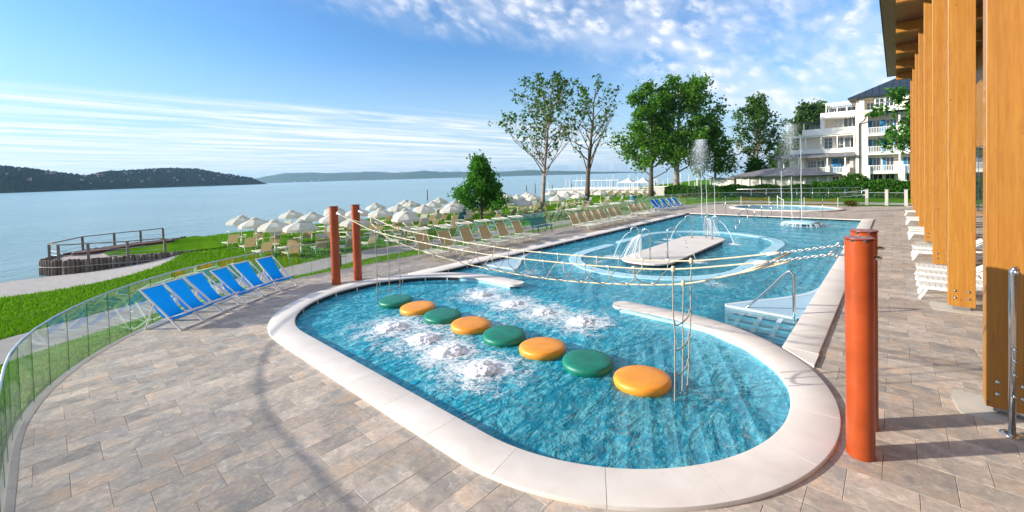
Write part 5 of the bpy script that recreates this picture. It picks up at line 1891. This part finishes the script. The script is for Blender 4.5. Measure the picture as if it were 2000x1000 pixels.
# hedge: clipped wall of leaves
def hedge(x0, x1, y0, y1, z0, z1, label, n_, seed, ls=.2):
    t_ = thing('hedge', label, 'hedge', (0, 0, 0))
    g_ = np.random.default_rng(seed)
    MB().box(x0 + .12, x1 - .12, y0 + .15, y1 - .15, z0, z1 - .15).build('stems', 'leaf_hedge', t_)
    nf = int(n_ * .62)
    a = np.stack([g_.uniform(x0, x1, nf), y0 + g_.normal(0, .07, nf), g_.uniform(z0, z1, nf)], 1)
    b = np.stack([g_.uniform(x0, x1, n_ - nf), g_.uniform(y0, y1, n_ - nf), z1 + g_.normal(0, .06, n_ - nf)], 1)
    c_ = np.concatenate([a, b]); c_[:, 2] += .12 * np.sin(c_[:, 0] * 1.7 + seed) * (c_[:, 2] - z0) / (z1 - z0)
    obj('foliage', leaf_mesh('foliage', c_, ls, 'leaf_hedge', g_), t_)


hedge(-7.5, 3.2, 61.5, 63.2, -.2, 1.70, 'bright clipped hedge in front of the white hotel', 9000, 3)
hedge(-25.5, -7.6, 61.8, 63.4, -.3, 1.25, 'dark clipped hedge in front of the round stone pavilion', 12000, 4)
bs = thing('bush', 'rounded green bush bulging above the bright hedge', 'bush', (-3.6, 63.4, 0))
g_ = np.random.default_rng(5); d_ = g_.normal(0, 1, (1600, 3)); d_ /= np.linalg.norm(d_, axis=1)[:, None]
obj('foliage', leaf_mesh('foliage', d_ * np.array([1.5, .9, 1.1]) * g_.uniform(.6, 1.03, (1600, 1)) + np.array([0, 0, 1.55]), .22, 'leaf_hedge', g_), bs)
bs = thing('bush', 'small yellow-flowering shrub at the right end of the far glass fence', 'bush', (-2.9, 47.0, 0))
d_ = g_.normal(0, 1, (500, 3)); d_ /= np.linalg.norm(d_, axis=1)[:, None]
obj('foliage', leaf_mesh('foliage', d_ * np.array([.55, .35, .28]) * g_.uniform(.4, 1.03, (500, 1)) + np.array([0, 0, .28]), .11, 'leaf_brown', g_), bs)

# ------------------------------------------------------------------ hotel
hotel = thing('hotel', 'cream stepped hotel with balconies, blue shutters and a dark slate roof', 'building')


def part(name, mat, *boxes, parent=hotel):
    mb = MB()
    for b in boxes: mb.box(*b)
    return mb.build(name, mat, parent)


def window(x0, x1, z0, z1, y, cols=2, rows_=2, mat='window_glass', frame='white_trim'):
    mb = MB(); f = .09
    mb.box(x0 - f, x1 + f, y - .07, y - .005, z1, z1 + f); mb.box(x0 - f, x1 + f, y - .10, y - .005, z0 - f, z0)
    mb.box(x0 - f, x0, y - .07, y - .005, z0, z1); mb.box(x1, x1 + f, y - .07, y - .005, z0, z1)
    for i in range(1, cols):
        x = x0 + (x1 - x0) * i / cols; mb.box(x - .035, x + .035, y - .06, y - .012, z0, z1)
    w_ = mb.build('window', frame, hotel)
    g2 = MB(); g2.box(x0, x1, y - .03, y - .010, z0, z1); g2.build('pane', mat, w_)
    if rows_ > 1:
        g2 = MB()
        for i in range(1, rows_):
            z = z0 + (z1 - z0) * i / rows_; g2.box(x0, x1, y - .055, y - .031, z - .025, z + .025)
        g2.build('glazing_bar', frame, w_)


def balustrade(x0, x1, y, z0, h=1.0, st=.20):
    rb = MB(); rb.box(x0, x1, y - .05, y + .05, z0 + h - .08, z0 + h); rb.box(x0, x1, y - .03, y + .03, z0 + .08, z0 + .14)
    r_ = rb.build('railing', 'white_trim', hotel)
    x = x0 + st / 2; sp_ = MB()
    while x < x1:
        sp_.box(x - .035, x + .035, y - .02, y + .02, z0 + .14, z0 + h - .08); x += st
    o_ = sp_.build('balusters', 'white_trim', r_); o_['kind'] = 'stuff'


def shutter(x0, x1, z0, z1, y):
    s_ = part('shutter', 'shutter_blue', (x0, x1, y - .12, y - .075, z0, z1))


YF = 92.0
# tall right-hand block
part('wall', 'render_wall', (-5.05, 12, YF + 1.6, YF + 14, -.5, 15.2))
part('wall', 'render_wall', (-5.05, -3.45, YF, YF + 1.597, -.5, 12.3))
part('wall', 'render_wall', (-4.6, -3.9, YF + .3, YF + 1.59, 12.3, 15.2), (-2.6, 12, YF + .3, YF + 1.59, 12.3, 15.2), (-3.897, -2.603, YF + .3, YF + 1.59, 14.7, 15.2))
part('cornice', 'white_trim', (-5.2, 12, YF - .15, YF + 1.4, 12.303, 12.75))
mb = MB()
mb.add([(-3.7, YF - 1.1, 11.75), (12, YF - 1.1, 11.75), (12, YF + 1.5, 12.29), (-3.7, YF + 1.5, 12.29), (-3.7, YF - 1.1, 11.62), (12, YF - 1.1, 11.62), (12, YF + 1.5, 12.16), (-3.7, YF + 1.5, 12.16)], [(0, 1, 2, 3), (4, 7, 6, 5), (0, 4, 5, 1), (0, 3, 7, 4), (1, 5, 6, 2), (2, 6, 7, 3)])
mb.build('lean_to_roof', 'slate_roof', hotel)
rf = MB(); e = 1.0
rf.add([(-5.05 - e, YF - .6, 14.95), (13, YF - .6, 14.95), (13, YF + 15, 14.95), (-5.05 - e, YF + 15, 14.95), (1.2, YF + 5, 18.6), (13, YF + 5, 18.6), (-6.0, YF - .55, 14.80), (13, YF - .55, 14.80), (13, YF + 15, 14.8), (-6.0, YF + 15, 14.8)],
       [(0, 1, 5, 4), (0, 4, 3), (4, 5, 2, 3), (6, 9, 8, 7), (0, 6, 7, 1), (0, 3, 9, 6)])
roofh = rf.build('roof', 'slate_roof', hotel)
for i in range(20):
    x = -4.6 + .85 * i
    if x < 12.5:
        top = (1.2, YF + 5, 18.64) if x < 1.2 else (x, YF + 5, 18.64)
        s = max(0, min(1, (x + 6.05) / 7.25))
        q = (x, YF - .6 + (0 if x >= 1.2 else 0), 14.99)
        end = (x, YF - .6 + 5.6 * (s if x < 1.2 else 1), 14.99 + 3.65 * (s if x < 1.2 else 1))
        mb = MB(); mb.bar(q, end, .05, .05); mb.build('roof_seam', 'slate_roof', roofh)
window(-2.45, -1.45, 13.1, 14.4, YF + .3, 2, 2); window(-1.2, -.3, 13.1, 14.4, YF + .3, 2, 2)
window(-3.6, -2.75, 12.9, 14.0, YF + 1.6, 2, 2)
for z0 in (8.75, 5.65, 2.55):
    part('balcony_slab', 'white_trim', (-3.45, 12, YF - .9, YF + 1.597, z0 - .38, z0))
    balustrade(-3.42, .28, YF - .85, z0); balustrade(.80, 6, YF - .85, z0)
    for x0 in (-2.95, -1.25, 1.3):
        zt = z0 + 2.25
        shutter(x0 - .42, x0 + .02, z0 + .05, zt, YF + 1.6)
        window(x0 + .1, x0 + .95, z0 + .12, zt, YF + 1.6, 2, 1)
        if z0 != 2.55: shutter(x0 + 1.02, x0 + 1.2, z0 + .05, zt, YF + 1.6)
    part('pillar', 'white_trim', (.32, .52, YF - .85, YF - .65, z0, z0 + 2.7))
part('pillar', 'white_trim', (-3.95, -3.15, YF - 1.3, YF - .4, -.5, 3.4)); part('pillar', 'white_trim', (.25, 1.05, YF - 1.3, YF - .92, -.5, 3.4))
window(-2.8, -1.7, .2, 2.0, YF + 1.6, 2, 1); window(-1.3, -.2, .2, 2.0, YF + 1.6, 2, 1); shutter(-3.3, -2.95, .2, 2.0, YF + 1.6); window(1.3, 2.4, .2, 2.0, YF + 1.6, 2, 1)
part('downpipe', 'dark_grey', (-4.62, -4.42, YF - .18, YF - .01, -.5, 9.9))
mb = MB(); mb.tube([(-4.52, YF - .1, 9.9), (-4.5, YF - .2, 10.6), (-3.9, YF - .5, 11.0), (-3.6, YF - .9, 11.6)], .1, 6); mb.build('downpipe', 'dark_grey', hotel, True)

# stepped left-hand block
part('wall', 'render_wall', (-14.6, -5.053, YF + 2.0, YF + 14, -.5, 5.9))
part('wall', 'grey_wall', (-5.9, -5.053, YF + .8, YF + 1.99, -.5, 5.6))
part('wall', 'render_wall', (-14.6, -12.2, YF + .4, YF + 1.99, -.5, 5.6))
part('balcony_slab', 'white_trim', (-12.2, -6.2, YF - .2, YF + 1.99, 2.05, 2.45))
balustrade(-12.1, -9.2, YF - .15, 2.45); balustrade(-8.5, -6.75, YF - .15, 2.45)
for x0 in (-9.15, -6.7):
    part('pillar', 'white_trim', (x0, x0 + .6, YF - .6, YF + .1, -.5, 3.6)); part('pillar', 'white_trim', (x0 + .2, x0 + .38, YF - .5, YF - .3, 3.603, 5.5))
part('pillar', 'white_trim', (-13.1, -12.9, YF - .5, YF - .3, 2.5, 5.5))
window(-11.9, -10.75, 2.75, 4.6, YF + 2, 3, 3); window(-10.55, -9.5, 2.5, 4.6, YF + 2, 2, 1)
window(-8.3, -7.6, 2.5, 4.9, YF + 2, 1, 1); window(-7.1, -6.5, 2.5, 4.9, YF + 2, 1, 1); shutter(-8.35, -7.5, 2.5, 4.9, YF + 1.9); shutter(-7.35, -7.1, 2.5, 4.9, YF + 1.9)
window(-8.35, -7.5, .1, 1.8, YF + 2, 2, 2); window(-7.2, -6.4, .1, 1.8, YF + 2, 2, 2)
mb = MB()
mb.add([(-17.2, YF - .9, 5.35), (-5.06, YF - .9, 5.35), (-5.06, YF + 2.4, 6.2), (-15.2, YF + 2.4, 6.2), (-17.2, YF + 6, 5.35), (-15.2, YF + 6, 6.2), (-17.2, YF - .9, 5.2), (-5.06, YF - .9, 5.2), (-5.06, YF + 2.4, 5.9), (-17.2, YF + 6, 5.2)],
       [(0, 1, 2, 3), (0, 3, 5, 4), (0, 6, 7, 1), (6, 9, 4, 0), (1, 7, 8, 2), (6, 8, 7)])
mb.build('veranda_roof', 'flat_roof', hotel)
for k in range(5): part('pillar', 'white_trim', (-16.4, -16.15, YF + .2 + 1.1 * k, YF + .45 + 1.1 * k, 2.6, 5.25))
part('terrace_slab', 'white_trim', (-16.4, -14.7, YF - .2, YF + 6, 2.2, 2.6))
# level two
part('wall', 'render_wall', (-13.5, -5.053, YF + 3.4, YF + 14, 5.9, 9.6))
part('parapet', 'white_trim', (-14.6, -5.056, YF + 1.2, YF + 1.5, 5.95, 6.75)); part('parapet', 'white_trim', (-12.9, -5.056, YF + 2.9, YF + 3.2, 9.3, 10.45))
window(-7.9, -6.9, 6.8, 8.7, YF + 3.4, 2, 3, frame='white_trim'); window(-6.7, -5.2, 6.9, 8.6, YF + 3.4, 2, 1); window(-9.6, -8.5, 6.8, 8.7, YF + 3.4, 2, 3)
for x in (-14.5, -12.2, -9.9, -7.6, -5.3): part('pergola_post', 'white_trim', (x - .08, x + .08, YF + 1.3, YF + 1.46, 6.75, 8.9))
part('pergola_beam', 'white_trim', (-14.8, -5.06, YF + 1.22, YF + 1.54, 8.903, 9.2))
for i in range(30):
    x = -14.6 + .33 * i; part('pergola_slat', 'white_trim', (x, x + .1, YF + .8, YF + 3.3, 9.203, 9.32))
# level three
part('wall', 'render_wall', (-9.9, -5.053, YF + 5.0, YF + 14, 9.6, 13.0))
window(-8.3, -7.1, 10.5, 12.2, YF + 5.0, 2, 2, 'curtain'); window(-6.9, -5.2, 10.5, 12.2, YF + 5.0, 3, 1)
part('wall', 'white_trim', (-10.2, -9.6, YF + 3.3, YF + 4.99, 9.6, 12.9))
part('pergola_beam', 'white_trim', (-10.2, -5.06, YF + 3.2, YF + 3.5, 12.3, 12.75)); part('parapet', 'white_trim', (-10.2, -5.06, YF + 3.55, YF + 3.8, 12.753, 13.3))
for i in range(15):
    x = -10.1 + .33 * i; part('pergola_slat', 'white_trim', (x, x + .1, YF + 2.8, YF + 4.9, 12.05, 12.2))
part('veranda_roof', 'dark_grey', (-13.0, -10.1, YF + 4, YF + 8, 11.7, 11.9)); part('pergola_post', 'white_trim', (-12.9, -12.7, YF + 4, YF + 4.2, 10.4, 11.7))
window(-12.3, -10.5, 10.4, 11.5, YF + 7.9, 2, 1)
# roof terrace
part('pergola_beam', 'white_trim', (-9.6, -5.06, YF + 5.0, YF + 5.3, 14.7, 15.15))
for x in (-9.5, -7.9, -6.5, -5.2): part('pergola_post', 'white_trim', (x - .07, x + .07, YF + 5.1, YF + 5.24, 13.0, 14.7))
window(-9.3, -5.2, 13.4, 14.3, YF + 7.5, 5, 1)
for i in range(14):
    x = -9.5 + .33 * i; part('pergola_slat', 'white_trim', (x, x + .1, YF + 4.6, YF + 7.4, 14.4, 14.55))

# stone pavilion with a wide grey roof
pv = thing('stone_pavilion', 'low stone pavilion with a wide shallow grey roof behind the dark hedge', 'building', (-13.6, 80.0, 0))
mb = MB(); mb.lathe([(6.2, -.5), (6.2, 2.3)], 20, (0, 0, 0), 1.05, .8); mb.build('wall', 'stone_wall', pv)
mb = MB(); mb.lathe([(7.2, 2.26), (7.25, 2.40), (4.2, 3.05), (2.2, 3.45), (.3, 3.5)], 16, (0, 0, 0), 1.05, .85); rfp = mb.build('roof', 'flat_roof', pv)
mb = MB(); mb.lathe([(7.30, 2.22), (7.32, 2.37), (7.24, 2.39)], 16, (0, 0, 0), 1.05, .85); mb.build('gutter', 'dark_grey', rfp)
mb = MB(); mb.tube([(.4, -1, 3.3), (.4, -1, 4.1)], .10, 8); mb.build('vent_pipe', 'aluminium', rfp)
for k in range(9):
    an = R(200 + 17 * k)
    mb = MB(); mb.box(-.16, .16, -.12, .12, -.5, 2.14); o_ = mb.build('pilaster', 'white_trim', pv, loc=(6.55 * math.cos(an), 5.0 * math.sin(an), 0)); o_.rotation_euler = (0, 0, an)
aw = thing('awning_hut', 'pale service hut left of the stone pavilion', 'hut', (-22.6, 81, -.3))
MB().box(-1.8, 1.8, -1, 1, 0, 2.2).build('wall', 'stone_wall', aw); MB().box(-2.1, 2.1, -1.4, 1.2, 2.203, 2.4).build('roof', 'flat_roof', aw)
MB().box(-1.4, -.3, -1.03, -1.003, .3, 1.9).build('shutter', 'white_trim', aw); MB().box(.2, 1.3, -1.03, -1.003, .3, 1.9).build('shutter', 'white_trim', aw)
for k, (x, y) in enumerate(((-24.6, 82.5), (-20.6, 84.0), (-17.2, 84.5))):
    t_ = thing('lamp_post', '%s slim dark lamp post from the left beside the pavilion' % ORD[k], 'lamp post', (x, y, -.5), 0, 'dark lamp posts')
    mb = MB(); mb.tube([(0, 0, 0), (0, 0, 4.2)], [.06, .04], 8); mb.build('pole', 'black_iron', t_)
    mb = MB(); mb.lathe([(.06, 4.1), (.28, 4.25), (.22, 4.5), (.03, 4.62)], 10); mb.build('lamp_head', 'black_iron', t_)

# ------------------------------------------------------------------ children's pool
kp = thing('paddling_pool', 'round paddling pool with pale coping beyond the main pool', 'pool')
ell = [(KX + KA * math.cos(R(a)), KY + KB * math.sin(R(a))) for a in range(0, 360, 6)]
for i in range(20):
    q = np.array([(KX + KA * math.cos(R(a)), KY + KB * math.sin(R(a)), math.cos(R(a)), math.sin(R(a))) for a in np.linspace(18 * i + .1, 18 * i + 17.9, 5)])
    mb = MB(); strip(mb, q, coping_prof(.45, .10)); smooth_angle(mb.build('coping_stone', 'coping_stone', kp), 35)
mb = MB(); mb.prism(ell, -.75, -.70); mb.build('basin_floor', 'mosaic_light', kp)
mb = MB(); strip(mb, np.array([(x, y, (x - KX) / KA, (y - KY) / KB) for x, y in ell + ell[:1]]), [(.03, -.75), (.03, .03), (.2, .03), (.2, -.75)], False); mb.build('basin_wall', 'mosaic_light', kp)
obj('water', water_sheet('water', 'kid_water', lambda x, y: np.hypot((x - KX) / (KA + .08), (y - KY) / (KB + .08)) < 1, -11.3, -3.3, 40, 45.8, .15, .006, .02), kp)
sp = thing('pool_ladder', 'white ladder standing in the paddling pool', 'ladder', (-7.6, 43.6, 0))
for x in (-.2, .25):
    mb = MB(); mb.tube([(x, 0, -.6), (x, 0, 1.1 if x < 0 else .75)], .03, 8); mb.build('pole', 'white_metal', sp)
mb = MB(); mb.tube([(-.2, 0, 1.0), (.25, 0, .7)], .02, 6); mb.build('rung', 'white_metal', sp)
for k, (x, y) in enumerate(((-10.1, 45.9), (-4.9, 45.6))):
    t_ = thing('safety_net', ['orange safety net on poles at the left of the paddling pool', 'sagging orange safety net on poles at the right of the paddling pool'][k], 'net', (x, y, 0), 0, 'orange nets')
    for s in (-1.2, 1.2):
        mb = MB(); mb.tube([(s, 0, 0), (s, 0, .85)], .02, 6); mb.build('pole', 'white_metal', t_)
    mb = MB()
    for j in range(5):
        z0 = .80 - .12 * j
        mb.tube([tuple(p) for p in catmull([(-1.2, 0, z0), (-.6, 0, z0 - .10 - .04 * k), (0, 0, z0 - .16 - .1 * k), (.6, 0, z0 - .10 - .04 * k), (1.2, 0, z0)], 3)], .006, 4)
    mb.build('net', 'orange_net', t_)

# ------------------------------------------------------------------ jetty with log revetment
jt = thing('log_jetty', 'grassy jetty edged with upright timber logs and a wooden railing', 'jetty')
near_side = [tuple(p)[:2] for p in catmull([(-39.9, -.05), (-39.3, -.32), (-38.5, -.1), (-37.5, .7), (-36.9, 1.9), (-36.1, 3.3), (-35.6, 4.8), (-35.5, 6.0)], 6)]
far_side = [tuple(p)[:2] for p in catmull([(-45.0, 8.0), (-44.3, 6.4), (-43.8, 4.9), (-43.4, 3.4), (-42.6, 1.7), (-41.2, .5), (-39.9, -.05)], 6)]
fill = near_side + [(-36.2, 7.6), (-40, 8.6), (-45, 8.6)] + far_side[:-1]
MB().prism(fill, -2.6, -1.04).build('fill', 'gravel', jt)
isle = [tuple(p)[:2] for p in catmull([(-39.8, 2.4), (-38.2, 2.7), (-37.0, 3.9), (-36.0, 5.4), (-35.7, 7.2), (-36.4, 8.8), (-45.3, 8.8), (-43.0, 6.4), (-41.6, 4.2), (-40.6, 2.9), (-39.8, 2.4)], 5)]
MB().prism(isle, -1.04, -.985).build('turf', 'lawn', jt)
ih = len(isle) // 2
for grp in ([p for p in isle[:ih] if p[1] < 6.9], [p for p in isle[ih:] if p[1] < 6.3]):
    mb = MB(); mb.tube([(x, y, -1.0) for x, y in grp], .045, 6); mb.build('turf_kerb', 'kerb', jt)
mulch = [tuple(p)[:2] for p in catmull([(-43.9, 6.6), (-43.2, 4.0), (-42.2, 2.0), (-40.9, 1.0), (-40.5, 2.1), (-41.8, 4.2), (-42.5, 6.6), (-43.9, 6.6)], 4)]
MB().prism(mulch, -1.045, -.84).build('mulch_bed', 'mulch', jt)
jl = random.Random(6)
for side, base_ in ((near_side, 1), (far_side, 0)):
    q = resample(side, .222)
    for (x, y) in q[(0 if base_ else 1):]:
        zt = -.88 + jl.uniform(-.05, .05); r_ = .103 + jl.uniform(-.010, .010)
        mb = MB(); mb.lathe([(r_, -2.7), (r_, zt - .02), (r_ * .9, zt), (.02, zt + .006)], 10)
        o_ = mb.build('log', 'log', jt, True, loc=(x + jl.uniform(-.02, .02), y + jl.uniform(-.02, .02), 0)); o_.rotation_euler = (jl.uniform(-.03, .03), jl.uniform(-.03, .03), 0)
off_ = [(x + .13, y - .11, -1.28) for x, y in resample(near_side, .4)[:22]]
mb = MB(); mb.tube(off_, .03, 6); mb.build('binding_rail', 'kerb', jt)
for posts in ([(-39.55, .03), (-38.14, .40), (-37.15, 1.65), (-36.08, 3.37), (-35.62, 5.15)], [(-39.55, .03), (-42.75, 1.64), (-43.32, 3.33), (-43.60, 4.85), (-44.21, 6.31)]):
    for i, (x, y) in enumerate(posts):
        if posts[1][0] < -42 and i == 0: continue
        MB().box(-.07, .07, -.07, .07, -1.3, .00).build('railing_post', 'weathered_wood', jt, loc=(x, y, -.0))
    for a, b in zip(posts[:-1], posts[1:]):
        mb = MB(); mb.bar((a[0], a[1], .035), (b[0], b[1], .035), .12, .06); mb.build('railing_beam', 'weathered_wood', jt)
        for zz_ in (-.4, -.65):
            mb = MB(); mb.tube([(a[0], a[1], zz_), (b[0], b[1], zz_)], .01, 4); mb.build('railing_wire', 'aluminium', jt)

# mooring poles out in the lake
for k, (x, y, h) in enumerate(((-84, 62, 2.6), (-83, 98, 2.2), (-78, 96, 2.9), (-74, 99, 2.3), (-70, 103, 2.6))):
    o = MB(); o.tube([(0, 0, -1.5), (0, 0, h)], [.16, .12], 8)
    tag(o.build('mooring_pole', 'log', None, True, loc=(x, y, LAKE_Z)), '%s dark mooring pole from the left standing in the lake' % ORD[k], 'pole', 'mooring poles in the lake')

# ------------------------------------------------------------------ bathing pier at the far shore
pier = thing('bathing_pier', 'long bathing pier with white posts and railings at the far lawn edge', 'pier')
PA, PB_ = Vector((-66, 92, 0)), Vector((-33, 92, 0))
for i in range(14):
    y = 84 + i * 1.5
    MB().box(-66 - .6 * i, -36 + .8 * i * .5, y, y + 1.46, -1.12, -1.0).build('plank_deck', 'weathered_wood', pier)
MB().box(-60, -34.5, 82.0, 83.9, -2.0, -.35).build('stone_wall', 'stone_wall', pier)
pk = random.Random(12)
for k in range(34):
    x = -66 + 1.15 * k + pk.uniform(-.25, .25); y = 85 + pk.uniform(0, 17); h = pk.uniform(2.2, 4.2)
    mb = MB(); mb.tube([(x, y, -1.0), (x, y, -1 + h)], .07, 6); mb.build('white_post', 'white_trim', pier)
for y in (84.3, 88.5, 93, 97.5):
    mb = MB(); mb.bar((-66, y, -.1), (-34, y, -.1), .06, .07); mb.build('railing', 'white_trim', pier)
    for k in range(18):
        x = -66 + 1.88 * k; MB().box(x - .04, x + .04, y - .04, y + .04, -1, -.12).build('railing_post', 'white_trim', pier)
mb = MB(); mb.bar((-58, 86, 1.9), (-46, 86, 1.9), .08, .08); mb.build('top_rail', 'white_trim', pier)
for k, (x, y) in enumerate(((-43.3, 85.6), (-39.2, 84.2))):
    t_ = thing('white_canopy', ['white pyramid canopy on the pier, the left one', 'white pyramid canopy on the pier, nearest the dense trees'][k], 'canopy', (x, y, -1.0), 0, 'white pyramid canopies')
    mb = MB(); s_ = 1.9
    mb.add([(-s_, -s_, 2.3), (s_, -s_, 2.3), (s_, s_, 2.3), (-s_, s_, 2.3), (0, 0, 3.35), (-.6, -.6, 2.85), (.6, -.6, 2.85), (.6, .6, 2.85), (-.6, .6, 2.85)],
           [(0, 1, 6, 5), (1, 2, 7, 6), (2, 3, 8, 7), (3, 0, 5, 8), (5, 6, 4), (6, 7, 4), (7, 8, 4), (8, 5, 4)]); mb.build('cloth', 'tent_cloth', t_)
    for sx in (-1, 1):
        for sy in (-1, 1):
            mb = MB(); mb.tube([(sx * 1.8, sy * 1.8, 0), (sx * 1.8, sy * 1.8, 2.3)], .05, 6); mb.build('leg', 'white_trim', t_)
# rows of pale benches on the far terrace
for r_ in range(3):
    for k in range(13):
        x = -54 + 1.75 * k + .4 * r_; y = 73.5 + 3.0 * r_ + .12 * k
        z = gh(x, y)
        t_ = LG[0]
        place_lounger(0, x, y, z, math.pi * .5 + .1, '%s pale lounger from the left in the %s row of the far terrace' % (ORD[k], ORD[r_]), 'loungers in rows on the far terrace')
sw = thing('stone_kiosk', 'low pale stone wall block beside the dense tree trunk', 'wall', (-30.6, 78.2, -1.1))
MB().box(-3.4, 3.0, -.4, .4, -.2, 1.7).build('wall', 'stone_wall', sw); MB().box(-3.5, 3.1, -.5, .5, 1.703, 1.85).build('coping', 'white_trim', sw)

# ------------------------------------------------------------------ haze over the lake
m, t = newmat('air')
vol = t.n('ShaderNodeVolumePrincipled')
vol.inputs['Color'].default_value = (.42, .70, 1.0, 1)
vol.inputs['Density'].default_value = .00008
vol.inputs['Anisotropy'].default_value = .2
o_ = t.n('ShaderNodeOutputMaterial'); t.t.links.new(vol.outputs[0], o_.inputs['Volume'])
hz_ = MB().box(-9400, 400, -5400, 9300, -5.5, 190).build('haze', 'air')
tag(hz_, 'thin pale blue haze over the lake and the hills', 'haze', kind='stuff')
